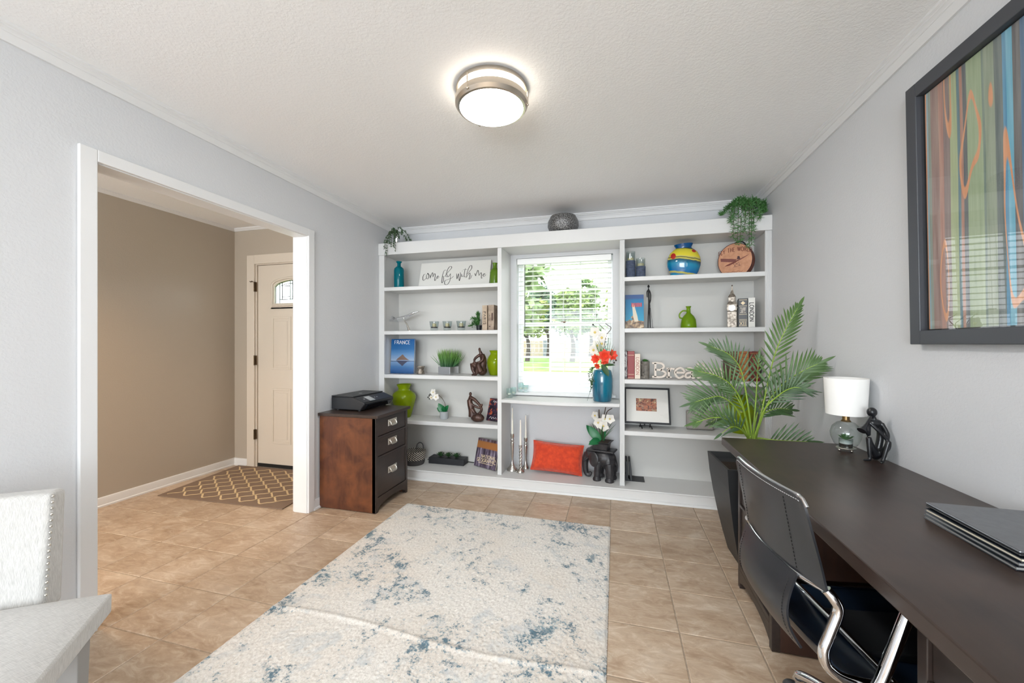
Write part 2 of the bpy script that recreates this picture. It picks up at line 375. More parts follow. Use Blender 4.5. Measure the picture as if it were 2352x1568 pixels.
# ---------------------------------------------------------------- entry door at the end of the hall
plain('hinge_bronze', (92, 76, 58), 0.4, 0.9); plain('black_sweep', (22, 20, 18), 0.7); plain('lead_came', (20, 20, 22), 0.35, 0.6)
def sheet_glass(name, f0):
    t = NT(name); t.n.remove(t.b); tr = t.new('ShaderNodeBsdfTransparent'); gl = t.new('ShaderNodeBsdfGlossy'); gl.inputs['Roughness'].default_value = 0.005
    lw = t.new('ShaderNodeLayerWeight'); lw.inputs['Blend'].default_value = 0.5; fz = t.math('MULTIPLY_ADD', t.math('POWER', lw.outputs['Facing'], 5.0), 1-f0, f0)
    mx = t.new('ShaderNodeMixShader'); t.link(fz, mx.inputs[0]); t.link(tr.outputs[0], mx.inputs[1]); t.link(gl.outputs[0], mx.inputs[2]); t.link(mx.outputs[0], t.out.inputs[0]); return t
sheet_glass('clear_glass', 0.05)
t = NT('textured_glass'); t.n.remove(t.b); tr = t.new('ShaderNodeBsdfTransparent'); tr.inputs[0].default_value = (0.9, 0.95, 0.95, 1); gl = t.new('ShaderNodeBsdfTranslucent'); gl.inputs[0].default_value = (0.9, 0.95, 0.95, 1)
mx = t.new('ShaderNodeMixShader'); mx.inputs[0].default_value = 0.45; t.link(tr.outputs[0], mx.inputs[1]); t.link(gl.outputs[0], mx.inputs[2]); t.link(mx.outputs[0], t.out.inputs[0])
dr = sempty('door_1')
for bx in ((-3.697, YE-0.018, 0, -3.602, YE, 2.184), (-2.663, YE-0.018, 0, -2.568, YE, 2.184)): rbox(*bx).obj('casing', 'door_paint', dr, bevel=0.004)
rbox(-3.602, YE-0.018, 2.090, -2.663, YE, 2.184).obj('head_casing', 'door_paint', dr, bevel=0.004)
for bx in ((-3.60, YE, 0, -3.585, YE+0.13, 2.092), (-2.68, YE, 0, -2.665, YE+0.13, 2.092), (-3.585, YE, 2.080, -2.68, YE+0.13, 2.092)): rbox(*bx).obj('jamb', 'door_paint', dr)
# slab with a hole for the arched light
dx0, dx1, dy = -3.580, -2.685, YE+0.012
lx0, lx1, lz0, lzs, lzt = -3.378, -2.887, 1.682, 1.845, 1.915
def arch(x): k = (x-(lx0+lx1)/2)/((lx1-lx0)/2); return lzs+(lzt-lzs)*math.sqrt(max(0, 1-k*k*0.98))*1.0
mm = M(); mm.box(dx0, dy, 0.038, lx0, dy+0.044, 2.076); mm.box(lx1, dy, 0.038, dx1, dy+0.044, 2.076); mm.box(lx0, dy, 0.038, lx1, dy+0.044, lz0)
N = 14
for i in range(N):
    a, b = lx0+(lx1-lx0)*i/N, lx0+(lx1-lx0)*(i+1)/N
    mm.hexa([(a, dy, arch(a)), (b, dy, arch(b)), (b, dy+0.044, arch(b)), (a, dy+0.044, arch(a))], [(a, dy, 2.076), (b, dy, 2.076), (b, dy+0.044, 2.076), (a, dy+0.044, 2.076)])
mm.obj('slab', 'door_paint', dr)
# raised mouldings on the slab
def frame_rect(mm, x0, x1, z0, z1, y, w, d):
    mm.box(x0, y-d, z0, x0+w, y, z1); mm.box(x1-w, y-d, z0, x1, y, z1); mm.box(x0+w, y-d, z0, x1-w, y, z0+w); mm.box(x0+w, y-d, z1-w, x1-w, y, z1)
for z0, z1 in ((1.005, 1.545), (0.250, 0.815)):
    for x0, x1 in ((-3.405, -3.165), (-3.100, -2.860)):
        mm = M(); frame_rect(mm, x0, x1, z0, z1, dy, 0.022, 0.006); mm.box(x0+0.045, dy-0.004, z0+0.045, x1-0.045, dy, z1-0.045)
        mm.obj('raised_panel', 'door_paint', dr, bevel=0.003)
mm = M(); xs = [lx0+(lx1-lx0)*i/N for i in range(N+1)]
mm.tube([(lx0-0.02, dy-0.002, lz0-0.02), (lx0-0.02, dy-0.002, lzs+0.01)]+[(x+(0.02 if x > -3.13 else -0.02)*abs((x+3.13)/0.245), dy-0.002, arch(x)+0.024) for x in xs]+[(lx1+0.02, dy-0.002, lzs+0.01), (lx1+0.02, dy-0.002, lz0-0.02), (lx0-0.02, dy-0.002, lz0-0.02)], 0.012, 8)
mm.obj('light_frame', 'door_paint', dr, smooth=60)
mm = M(); frame_rect(mm, lx0-0.045, lx1+0.045, lz0-0.055, lz0-0.043, dy, 0.012, 0.005); mm.obj('light_sill', 'door_paint', dr)
# leaded panes and came
gy = dy+0.022
came = M()
def cm(x0, z0, x1, z1, r=0.0035): came.tube([(x0, gy, z0), (x1, gy, z1)], r, 6)
vx = [-3.378, -3.327, -3.297, -3.200, -3.169, -3.096, -3.065, -2.968, -2.938, -2.887]
cm(lx0, lz0, lx0, arch(lx0+0.001)); cm(lx1, lz0, lx1, arch(lx1-0.001)); cm(lx0, lz0, lx1, lz0)
for x in vx[1:-1]: cm(x, lz0 if x in (vx[1], vx[-2]) else lz0+0.040, x, arch(x))
cm(vx[1], lz0+0.040, vx[-2], lz0+0.040); cm(vx[2], lz0+0.068, vx[3], lz0+0.068); cm(vx[6], lz0+0.068, vx[7], lz0+0.068); cm(vx[4], lz0+0.068, vx[5], lz0+0.068)
cm(vx[2], 1.858, vx[3], 1.858); cm(vx[6], 1.858, vx[7], 1.858); cm(vx[4], 1.872, vx[5], 1.872)
came.tube([(x, gy, arch(x)) for x in xs], 0.004, 6); came.tube([(x, gy, arch(x)-0.030) for x in xs if vx[1] <= x <= vx[-2]], 0.003, 6)
came.obj('lead_came', 'lead_came', dr, smooth=60)
for a, b in zip(vx[:-1], vx[1:]):
    mm = M(); mm.hexa([(a, gy-0.002, lz0), (b, gy-0.002, lz0), (b, gy+0.002, lz0), (a, gy+0.002, lz0)], [(a, gy-0.002, arch(a)), (b, gy-0.002, arch(b)), (b, gy+0.002, arch(b)), (a, gy+0.002, arch(a))])
    mm.obj('pane', 'textured_glass' if (b-a) < 0.06 else 'clear_glass', dr)
for z in (1.856, 1.099, 0.338):
    mm = M(); mm.box(-3.601, YE-0.022, z-0.048, -3.580, YE-0.002, z+0.048); mm.tube([(-3.590, YE-0.026, z-0.05), (-3.590, YE-0.026, z+0.05)], 0.006, 8)
    mm.obj('hinge', 'hinge_bronze', dr, smooth=40)
M().tube(cat_rom([(-3.600, YE-0.03, 1.905), (-3.612, YE-0.034, 1.912), (-3.625, YE-0.034, 1.905), (-3.640, YE-0.033, 1.912)], 5), 0.004, 6).obj('door_chain_hook', 'hinge_bronze', dr, smooth=60)
rbox(dx0, dy-0.004, 0.006, dx1, dy+0.05, 0.038).obj('door_sweep', 'black_sweep', dr)
# ---------------------------------------------------------------- back window
plain('sash_white', (236, 238, 240), 0.4); plain('blind_white', (244, 244, 243), 0.45)
wn = sempty('window_1')
fy0, fy1 = YW+0.062, YW+0.125
for bx in ((WX0, fy0, WZ0, WX0+0.022, fy1, WZ1), (WX1-0.022, fy0, WZ0, WX1, fy1, WZ1), (WX0+0.022, fy0, WZ1-0.022, WX1-0.022, fy1, WZ1), (WX0+0.022, fy0, WZ0, WX1-0.022, fy1, WZ0+0.022)): rbox(*bx).obj('frame', 'sash_white', wn, bevel=0.003)
MX = (-0.6125, -0.3245)
def sash(y, z0, z1, zm, zrb, zrt):
    s = bpy.data.objects.new('sash', None); COL.objects.link(s); s.parent = wn
    a, b = WX0+0.022, WX1-0.022
    rbox(a, y, z0, a+0.026, y+0.028, z1).obj('stile', 'sash_white', s, bevel=0.002); rbox(b-0.026, y, z0, b, y+0.028, z1).obj('stile', 'sash_white', s, bevel=0.002)
    rbox(a+0.026, y, z0, b-0.026, y+0.028, zrb).obj('rail', 'sash_white', s, bevel=0.002); rbox(a+0.026, y, zrt, b-0.026, y+0.028, z1).obj('rail', 'sash_white', s, bevel=0.002)
    for x in MX: rbox(x-0.008, y+0.004, zrb, x+0.008, y+0.024, zrt).obj('muntin', 'sash_white', s)
    rbox(a+0.026, y+0.005, zm-0.009, b-0.026, y+0.023, zm+0.009).obj('muntin', 'sash_white', s)
    xs = [a+0.026, MX[0]-0.008, MX[0]+0.008, MX[1]-0.008, MX[1]+0.008, b-0.026]
    for k in range(3):
        for q0, q1 in ((zrb, zm-0.009), (zm+0.009, zrt)):
            M().add([(xs[2*k], y+0.014, q0), (xs[2*k+1], y+0.014, q0), (xs[2*k+1], y+0.014, q1), (xs[2*k], y+0.014, q1)], [(0, 1, 2, 3)]).obj('pane', 'clear_glass', s)
sash(YW+0.092, 1.442, WZ1-0.022, 1.787, 1.478, 2.050)
sash(YW+0.063, WZ0+0.022, 1.470, 1.140, 0.865, 1.438)
mm = M(); mm.lathe([(0.012, 0), (0.012, 0.006), (0.005, 0.012)], 12, (-0.475, YW+0.055, 1.470)); mm.box(-0.502, YW+0.047, 1.476, -0.455, YW+0.06, 1.483); mm.obj('sash_lock', 'hinge_bronze', wn, smooth=40)
struct(rbox(-0.955, YW-0.040, 0.778, 0.004, YW+0.062, 0.806).obj('trim_7', 'white_trim', bevel=0.005))
# blind
bl = thing('window_blind', 'white horizontal slat blind hanging open in the window', 'blind', (-0.4755, YW+0.022, 0.9))
def L3(x, y, z): return (x+0.4755, y-YW-0.022, z-0.9)
def bbox(x0, y0, z0, x1, y1, z1):
    a = L3(x0, y0, z0); b = L3(x1, y1, z1); return rbox(*a, *b)
mm = bbox(WX0+0.006, YW-0.006, 2.034, WX1-0.014, YW+0.006, 2.090); mm.obj('valance', 'blind_white', bl, bevel=0.003)
bbox(WX0+0.012, YW+0.006, 2.045, WX1-0.018, YW+0.048, 2.088).obj('head_rail', 'blind_white', bl)
sm = M(); hw = (WX1-WX0)/2-0.014; sm.grid(lambda u, v: ((u*2-1)*hw, (v-0.5)*0.046, 0.003*math.sin(PI*v)), 1, 6)
k = len(sm.v); sm.grid(lambda u, v: ((u*2-1)*hw, (v-0.5)*0.046, 0.003*math.sin(PI*v)-0.0028), 1, 6); sm.f[6:] = [f[::-1] for f in sm.f[6:]]
sm.add([sm.v[0], sm.v[1], sm.v[k+1], sm.v[k]], [(0, 1, 2, 3)][:1]); sm.add([sm.v[12], sm.v[13], sm.v[k+13], sm.v[k+12]], [(3, 2, 1, 0)])
s0 = None
for i in range(24):
    z = 2.018-0.0465*i
    if s0 is None: s0 = sm.obj('slat', 'blind_white', bl, smooth=40); o = s0
    else: o = s0.copy(); COL.objects.link(o)
    o.parent = bl; o.location = (0, 0.004, z-0.9); o.rotation_euler = (math.radians(-3.0), 0, 0)
o = bbox(WX0+0.016, YW+0.004, 0.892, WX1-0.016, YW+0.052, 0.912).obj('bottom_rail', 'blind_white', bl, bevel=0.003); o.rotation_euler = (0, 0.012, 0)
for x in (-0.772, -0.478, -0.180):
    mm = M()
    for dy_ in (-0.022, 0.027): mm.tube([L3(x, YW+0.022+dy_, 2.04), L3(x, YW+0.022+dy_, 0.90)], 0.0012, 5)
    mm.obj('ladder_cord', 'blind_white', bl)
plain('grey_wand', (96, 98, 100), 0.4)
mm = M(); mm.tube([L3(-0.845, YW-0.004, 2.030), L3(-0.845, YW-0.006, 1.395)], 0.0035, 6); mm.obj('tilt_wand', 'grey_wand', bl, smooth=60)
# ---------------------------------------------------------------- built-in bookcase
bc = thing('bookcase', 'white built-in bookcase with two shelf bays around the window', 'bookcase', (-0.545, 3.37, 0))
def bk(x0, y0, z0, x1, y1, z1): return rbox(x0+0.545, y0-3.37, z0, x1+0.545, y1-3.37, z1)
E0, E1 = XL+0.001, XR-0.001; YB2 = 3.664
bk(E0, 3.308, 0.001, E1, YW-0.001, 0.083).obj('base', 'white_shelf', bc)
bk(E0, 3.302, 0.083, E1, YW-0.001, 0.095).obj('base_top', 'white_shelf', bc, bevel=0.004)
mm = M(); mm.prism([(3.308-3.37, 0.001), (3.290-3.37, 0.001), (3.2905-3.37, 0.008), (3.295-3.37, 0.015), (3.301-3.37, 0.019), (3.308-3.37, 0.020)], 'x', E0+0.545, E1+0.545)
mm.obj('shoe_moulding', 'white_shelf', bc, smooth=50)
def stile(x0, x1, fl_):
    mm = M(); w = x1-x0
    if not fl_: mm.box(x0+0.545, 0, 0.095, x1+0.545, 0.02, 2.129)
    else:
        k = 4; gw = w/(2*k+1)
        mm.box(x0+0.545, 0.004, 0.095, x1+0.545, 0.02, 2.129)
        for i in range(k+1): mm.box(x0+0.545+2*i*gw, 0.0, 0.095, x0+0.545+(2*i+1)*gw, 0.004, 2.129)
    mm.obj('stile', 'white_shelf', bc, bevel=0.0012, seg=1)
stile(E0, -2.176, False); stile(-1.025, -0.987, False); stile(0.034, 0.073, True); stile(1.099, E1, True)
for x0, x1 in ((E0, -2.190), (-1.016, -0.988), (0.035, 0.063), (1.112, E1)): bk(x0, 3.39, 0.095, x1, YB2, 2.129).obj('side_panel', 'white_shelf', bc)
for x0, x1 in ((-1.016, -0.988), (0.035, 0.063)): bk(x0, YB2, 0.095, x1, YW-0.001, 2.129).obj('side_panel', 'white_shelf', bc)
for x0, x1 in ((E0, -1.016), (0.063, E1)): bk(x0, YB2, 0.095, x1, YW-0.001, 2.129).obj('back_panel', 'back_panel_paint', bc)
bk(E0, 3.358, 2.129, E1, 3.378, 2.243).obj('header', 'white_shelf', bc, bevel=0.003)
bk(E0, 3.378, 2.130, E1, YW-0.001, 2.146).obj('soffit', 'white_shelf', bc); bk(E0, 3.378, 2.225, E1, YW-0.001, 2.243).obj('top_board', 'white_shelf', bc)
SL = [1.818, 1.394, 0.973, 0.538]; SR = [1.822, 1.398, 0.976, 0.550]
for zs, x0, x1 in ((SL, -2.190, -1.016), (SR, 0.063, 1.112)):
    for z in zs:
        mm = bk(x0, 3.376, z-0.030, x1, YB2, z); mm.box(x0+0.545, 3.372-3.37, z-0.036, x1+0.545, 3.392-3.37, z-0.002); mm.obj('shelf', 'white_shelf', bc, bevel=0.003)
SILL = 0.772
pts = []
for i in range(25):
    u = i/24; x = -0.987+1.021*u; b = 0.5-0.5*math.cos(2*PI*u); pts.append((x+0.545, 3.366-0.058*b**0.75-3.37))
poly = pts+[(0.035+0.545, YW-0.001-3.37), (-0.988+0.545, YW-0.001-3.37)]
M().prism(poly, 'z', SILL-0.030, SILL).obj('sill_shelf', 'white_shelf', bc, smooth=40, bevel=0.005)
# ---------------------------------------------------------------- furniture materials
def wood(name, c1, c2, c3, sc=(1.5, 14, 14), rough=0.38, bump=0.05, coord='Object', blot=3.0):
    t = NT(name); v = t.coord(coord); g_ = t.mapping(v, sc); f = t.noise(g_, 3.0, 6, 0.6, 0.6); b_ = t.noise(v, blot, 3, 0.6, 0.4)
    c = t.ramp(f, [(0.3, lin(c1)), (0.7, lin(c2))]); t.color(t.mix(t.ramp(b_, [(0.42, (0, 0, 0, 1)), (0.72, (1, 1, 1, 1))]), c, lin(c3)))
    t.set(rough=rough, spec=0.45); t.bump(f, bump, 0.001); return t
wood('espresso', (44, 34, 31), (58, 46, 41), (68, 54, 47), (14, 1.6, 14), 0.33)
wood('espresso_front', (40, 33, 31), (50, 42, 39), (60, 48, 42), (14, 1.6, 14), 0.36)
wood('walnut_side', (70, 38, 26), (92, 52, 33), (118, 70, 42), (12, 12, 2.0), 0.40, blot=6)
wood('pedestal_side', (48, 30, 24), (60, 38, 29), (70, 44, 32), (12, 12, 2.0), 0.5)
plain('nickel', (216, 212, 204), 0.28, 1.0); plain('brushed_nickel', (206, 196, 182), 0.32, 1.0); plain('chrome', (226, 228, 232), 0.07, 1.0)
plain('black_plastic', (34, 35, 38), 0.42); plain('gloss_black', (14, 20, 28), 0.10); plain('grey_screen', (168, 172, 174), 0.3); plain('dark_void', (12, 11, 11), 0.8)
# ---------------------------------------------------------------- ceiling light
t = NT('lit_diffuser'); t.set(color=lin((255, 250, 240)), rough=0.4, emis=(1.0, 0.985, 0.96, 1), emstr=52.0)
t = NT('lit_band'); t.set(color=lin((255, 250, 240)), rough=0.4, emis=(1.0, 0.89, 0.74, 1), emstr=7.0)
cl = thing('ceiling_light', 'round flush-mount ceiling light with brushed nickel hoops, lit', 'ceiling light', (-0.568, 1.772, ZC-0.0005))
M().lathe([(0, 0), (0.165, 0), (0.168, -0.006), (0.168, -0.022), (0.160, -0.023), (0, -0.023)], 64).obj('ceiling_pan', 'brushed_nickel', cl, smooth=35)
M().lathe([(0.157, -0.023), (0.157, -0.052)], 64, cap=False).obj('glass_band', 'lit_band', cl, smooth=60)
M().lathe([(0.157, -0.052), (0.170, -0.052), (0.172, -0.056), (0.171, -0.078), (0.160, -0.092), (0.150, -0.094), (0.148, -0.088), (0.157, -0.070), (0.157, -0.052)], 64, cap=False).obj('lower_hoop', 'brushed_nickel', cl, smooth=35)
M().lathe([(0.150, -0.089), (0.140, -0.096), (0.110, -0.102), (0.06, -0.106), (0, -0.107)], 64).obj('diffuser', 'lit_diffuser', cl, smooth=60)
for a in (2.25, 0.15, 4.35):
    c, s_ = math.cos(a), math.sin(a); M().tube([(0.171*c, 0.171*s_, -0.018), (0.171*c, 0.171*s_, -0.083)], 0.0035, 8).ball((0.171*c, 0.171*s_, -0.084), 0.006, 8, 6).obj('clip_post', 'brushed_nickel', cl, smooth=60)
# ---------------------------------------------------------------- area rug
t = NT('rug_pile'); v = t.coord('Object')
a1 = t.noise(v, 3.1, 5, 0.62, 0.5); a2 = t.noise(v, 13, 4, 0.65, 0.8); a3 = t.noise(v, 95, 3, 0.7); a4 = t.noise(v, 2.2, 3, 0.5)
a5 = t.noise(v, 42, 3, 0.65); m1 = t.math('MULTIPLY_ADD', a2, 0.46, t.math('MULTIPLY', a1, 0.58)); m2 = t.math('MULTIPLY_ADD', a3, 0.42, t.math('MULTIPLY_ADD', a5, 0.40, m1))
mask = t.ramp(t.math('MULTIPLY_ADD', m2, 1.0, -0.475), [(0.50, (0, 0, 0, 1)), (0.60, (0.9, 0.9, 0.9, 1))])
cream = t.ramp(a3, [(0.3, lin((196, 190, 182))), (0.7, lin((232, 228, 221)))]); tan = t.ramp(a4, [(0.45, (0, 0, 0, 1)), (0.75, (0.5, 0.5, 0.5, 1))])
b0 = t.mix(tan, cream, lin((206, 192, 176)))
greyf = t.ramp(t.noise(v, 7.3, 5, 0.66, 0.6), [(0.54, (0, 0, 0, 1)), (0.66, (0.65, 0.65, 0.65, 1))]); b1 = t.mix(greyf, b0, lin((186, 190, 191)))
teal = t.ramp(a2, [(0.4, lin((104, 134, 146))), (0.62, lin((48, 92, 112)))])
t.color(t.mix(mask, b1, teal)); t.set(rough=0.95, spec=0.1, sheen=0.25); t.bump(a3, 0.5, 0.004)
RX0, RX1, RY0, RY1 = -1.600, -0.034, 0.66, 2.795
nx, ny = 340, 460
rng = np.random.default_rng(3)
uu, vv_ = np.meshgrid(np.linspace(0, 1, nx+1), np.linspace(0, 1, ny+1))
hgt = rng.normal(0, 1, uu.shape)
for _ in range(1): hgt = (hgt+np.roll(hgt, 1, 0)+np.roll(hgt, 1, 1)+np.roll(hgt, -1, 0))/2.4
big = sum(np.sin(uu*f1+p1)*np.sin(vv_*f2+p2) for f1, p1, f2, p2 in ((9, 1, 14, 2), (17, 3, 8, 1), (5, 0, 23, 4)))
edge = np.minimum(np.minimum(uu, 1-uu)*(RX1-RX0), np.minimum(vv_, 1-vv_)*(RY1-RY0)); ef = np.clip(edge/0.012, 0, 1)
crease = 0.006*np.exp(-((vv_-0.405-0.01*np.sin(uu*7))/0.006)**2)+0.004*np.exp(-((vv_-0.20)/0.006)**2)
Zr = 0.002+ef*(0.008+0.0011*hgt+0.0006*big+crease)
Xr = (uu-0.5)*(RX1-RX0)+rng.normal(0, 0.0009, uu.shape); Yr = (vv_-0.5)*(RY1-RY0)+rng.normal(0, 0.0009, uu.shape)
me = bpy.data.meshes.new('area_rug'); V = np.stack([Xr, Yr, Zr], -1).reshape(-1, 3)
idx = np.arange((nx+1)*(ny+1)).reshape(ny+1, nx+1); Fq = np.stack([idx[:-1, :-1], idx[:-1, 1:], idx[1:, 1:], idx[1:, :-1]], -1).reshape(-1, 4)
me.from_pydata(V.tolist(), [], Fq.tolist()); me.materials.append(MATS['rug_pile']); me.polygons.foreach_set('use_smooth', [True]*len(me.polygons)); me.update()
o = bpy.data.objects.new('area_rug', me); COL.objects.link(o); o.location = ((RX0+RX1)/2, (RY0+RY1)/2, 0)
tag(o, 'large cream shag rug mottled with faded teal patches in the middle of the floor', 'rug')
# ---------------------------------------------------------------- entry mat with quatrefoil lattice
plain('mat_taupe', (128, 108, 92), 0.95); plain('mat_cream', (214, 190, 150), 0.95)
mt = thing('door_mat', 'taupe door mat with cream trellis pattern in front of the entry door', 'mat', (-3.02, 2.80, 0), 0.0)
c1, c2, c3 = (-3.690+3.02, 2.405-2.80), (-2.466+3.02, 2.450-2.80), (-3.790+3.02, 3.215-2.80); c4 = (c2[0]+c3[0]-c1[0], c2[1]+c3[1]-c1[1]-0.03)
def mp(u, v, z=0.0):
    return (c1[0]*(1-u)*(1-v)+c2[0]*u*(1-v)+c3[0]*(1-u)*v+c4[0]*u*v, c1[1]*(1-u)*(1-v)+c2[1]*u*(1-v)+c3[1]*(1-u)*v+c4[1]*u*v, z)
M().hexa([mp(0, 0, 0.001), mp(1, 0, 0.001), mp(1, 1, 0.001), mp(0, 1, 0.001)], [mp(0, 0, 0.008), mp(1, 0, 0.008), mp(1, 1, 0.008), mp(0, 1, 0.008)]).obj('mat_body', 'mat_taupe', mt)
mm = M(); NU, NV = 6, 5
def zig(u0, v0, du, dv): # a wavy lattice edge with small steps
    pts = []
    for k_ in range(13):
        s_ = k_/12; w_ = 0.16*math.sin(2*PI*s_)*(1 if du*dv > 0 else -1)
        pts.append((u0+du*(s_)+dv*0.0, v0+dv*(s_+w_*0.5)))
    return pts
for i in range(NU):
    for j in range(2*NV):
        u0 = 0.04+0.92*(i+(0.5 if j % 2 else 0))/NU; v0 = 0.05+0.90*j/(2*NV)
        for sgn in (1, -1):
            if sgn == -1 and u0 < 0.1: continue
            if sgn == 1 and u0 > 0.92: continue
            st_ = zig(u0, v0, sgn*0.46/NU, 0.90/(2*NV))
            P3 = [Vector(mp(a, b)) for a, b in st_]
            stroke(mm, [(p.x, p.y) for p in P3], 0.014, lambda x, y, l: (x, y, 0.0086))
mm.obj('trellis_pattern', 'mat_cream', mt)
# ---------------------------------------------------------------- campaign handle shared by cabinet and desk
def handle(parent, loc, rz, w=0.125, h=0.050):
    # plate in local XZ plane facing -Y
    hd = bpy.data.objects.new('handle', None); COL.objects.link(hd); hd.parent = parent; hd.location = loc; hd.rotation_euler = (0, 0, rz)
    mm = M(); a, b = w/2, h/2; mm.box(-a, -0.004, -b, a, 0, -b+0.009); mm.box(-a, -0.004, b-0.009, a, 0, b); mm.box(-a, -0.004, -b+0.009, -a+0.016, 0, b-0.009); mm.box(a-0.016, -0.004, -b+0.009, a, 0, b-0.009)
    mm.obj('back_plate', 'nickel', hd, bevel=0.0015); rbox(-a+0.01, -0.0015, -b+0.006, a-0.01, 0, b-0.006).obj('recess', 'brushed_nickel', hd)
    M().tube(cat_rom([(-a*0.62, -0.004, b*0.35), (-a*0.62, -0.014, -b*0.1), (-a*0.55, -0.018, -b*0.75), (0, -0.019, -b*0.85), (a*0.55, -0.018, -b*0.75), (a*0.62, -0.014, -b*0.1), (a*0.62, -0.004, b*0.35)], 5), 0.0045, 8).obj('bail_pull', 'nickel', hd, smooth=60)
    for x in (-a*0.62, a*0.62): M().ball((x, -0.006, b*0.35), 0.008, 8, 6).obj('boss', 'nickel', hd, smooth=60)
    return hd
def drawer(parent, x, y0, y1, z0, z1, face, hw=0.125):
    # drawer front in a plane x = const whose outward normal is face (+1 or -1)
    d = bpy.data.objects.new('drawer', None); COL.objects.link(d); d.parent = parent; d.location = (x, (y0+y1)/2, (z0+z1)/2)
    a, b = (y1-y0)/2, (z1-z0)/2; f = face
    mm = M(); mm.box(-0.018*f, -a, -b, 0, a, b); mm.obj('front', 'espresso_front', d, bevel=0.002)
    handle(d, (0.001*f, 0, 0.012 if b < 0.1 else 0.02), PI/2 if f > 0 else -PI/2, hw)
    return d
# ---------------------------------------------------------------- filing cabinet
CX0, CX1, CY0, CY1 = -2.222, -1.725, 2.562, 3.022
fc = thing('filing_cabinet', 'dark brown wooden filing cabinet with three drawers by the doorway', 'cabinet', (-1.975, 2.79, 0))
def cb_(x0, y0, z0, x1, y1, z1): return rbox(x0+1.975, y0-2.79, z0, x1+1.975, y1-2.79, z1)
cb_(-2.222, CY0, 0.004, -1.727, CY0+0.02, 0.712).obj('side_panel', 'walnut_side', fc, bevel=0.003); cb_(-2.222, CY1-0.02, 0.004, -1.727, CY1, 0.712).obj('side_panel', 'walnut_side', fc, bevel=0.003)
cb_(-2.222, CY0+0.02, 0.03, -2.205, CY1-0.02, 0.712).obj('back_panel', 'walnut_side', fc)
cb_(-2.205, CY0+0.02, 0.10, -1.76, CY1-0.02, 0.69).obj('carcass', 'dark_void', fc)
cb_(-2.230, CY0-0.012, 0.712, -1.703, CY1+0.014, 0.735).obj('top', 'espresso', fc, bevel=0.004)
fx0, fx1 = -1.757, -1.725
for y0, y1 in ((CY0, CY0+0.028), (CY1-0.026, CY1)): cb_(fx0, y0, 0.002, fx1, y1, 0.712).obj('front_stile', 'espresso_front', fc, bevel=0.002)
for z0, z1 in ((0.700, 0.712), (0.556, 0.570), (0.402, 0.418)): cb_(fx0, CY0+0.028, z0, fx1, CY1-0.026, z1).obj('front_rail', 'espresso_front', fc, bevel=0.002)
ya, yb = CY0+0.028-2.79, CY1-0.026-2.79
poly = [(ya, 0.112), (ya, 0.004)]+[(ya+0.012+(yb-ya-0.024)*i/12, 0.030+0.034*math.sin(PI*i/12)**0.6) for i in range(13)]+[(yb, 0.004), (yb, 0.112)]
M().prism(poly, 'x', fx0+1.975, fx1+1.975).obj('arched_apron', 'espresso_front', fc)
for z0, z1 in ((0.572, 0.698), (0.420, 0.554), (0.114, 0.400)):
    d = drawer(fc, -1.731+1.975, CY0+0.030-2.79, CY1-0.028-2.79, z0, z1, 1)
# ---------------------------------------------------------------- printer
pr = thing('printer', 'black flatbed inkjet printer on top of the filing cabinet', 'printer', (-2.04, 2.87, 0.735), -0.05)
pf = [(-0.165, 0.010), (0.115, 0.010), (0.150, 0.055), (0.152, 0.068), (0.045, 0.108), (-0.165, 0.108)]
M().prism(pf, 'y', -0.195, 0.195).obj('body', 'black_plastic', pr, bevel=0.006, smooth=40)
rbox(-0.168, -0.192, 0.109, 0.042, 0.192, 0.118).obj('scanner_lid', 'black_plastic', pr, bevel=0.003)
for x in (-0.13, 0.08):
    for y in (-0.16, 0.16): M().lathe([(0.012, 0), (0.012, 0.012)], 10, (x, y, 0)).obj('foot', 'black_plastic', pr)
mm = M(); d0 = Vector((0.107, 0, -0.040)).normalized()
def slope(k, y, h): return (0.045+0.107*k+0.35*h, y, 0.108-0.040*k+0.94*h)
mm.hexa([slope(0.06, -0.19, 0), slope(0.94, -0.19, 0), slope(0.94, 0.19, 0), slope(0.06, 0.19, 0)], [slope(0.06, -0.19, 0.003), slope(0.94, -0.19, 0.003), slope(0.94, 0.19, 0.003), slope(0.06, 0.19, 0.003)]); mm.obj('control_panel', 'black_plastic', pr)
mm = M(); mm.hexa([slope(0.2, -0.10, 0.003), slope(0.85, -0.10, 0.003), slope(0.85, -0.035, 0.003), slope(0.2, -0.035, 0.003)], [slope(0.2, -0.10, 0.0045), slope(0.85, -0.10, 0.0045), slope(0.85, -0.035, 0.0045), slope(0.2, -0.035, 0.0045)]); mm.obj('screen', 'grey_screen', pr)
for y in (-0.13, 0.0, 0.03): M().ball(slope(0.5, y, 0.003), (0.006, 0.006, 0.002), 8, 5).obj('button', 'grey_screen', pr)
mm = M(); mm.hexa([(0.118, -0.15, 0.014), (0.150, -0.15, 0.055), (0.150, 0.16, 0.055), (0.118, 0.16, 0.014)], [(0.124, -0.15, 0.012), (0.156, -0.15, 0.053), (0.156, 0.16, 0.053), (0.124, 0.16, 0.012)]); mm.obj('paper_tray', 'gloss_black', pr, bevel=0.002)
M().lathe([(0.014, 0), (0.014, 0.0006)], 20, (-0.04, 0.0, 0.118)).obj('round_emblem', 'grey_screen', pr)
M().tube(cat_rom([(-0.165, -0.12, 0.02), (-0.175, -0.135, 0.012), (-0.172, -0.15, 0.006)], 4), 0.003, 6).obj('power_cord', 'black_plastic', pr, smooth=60)
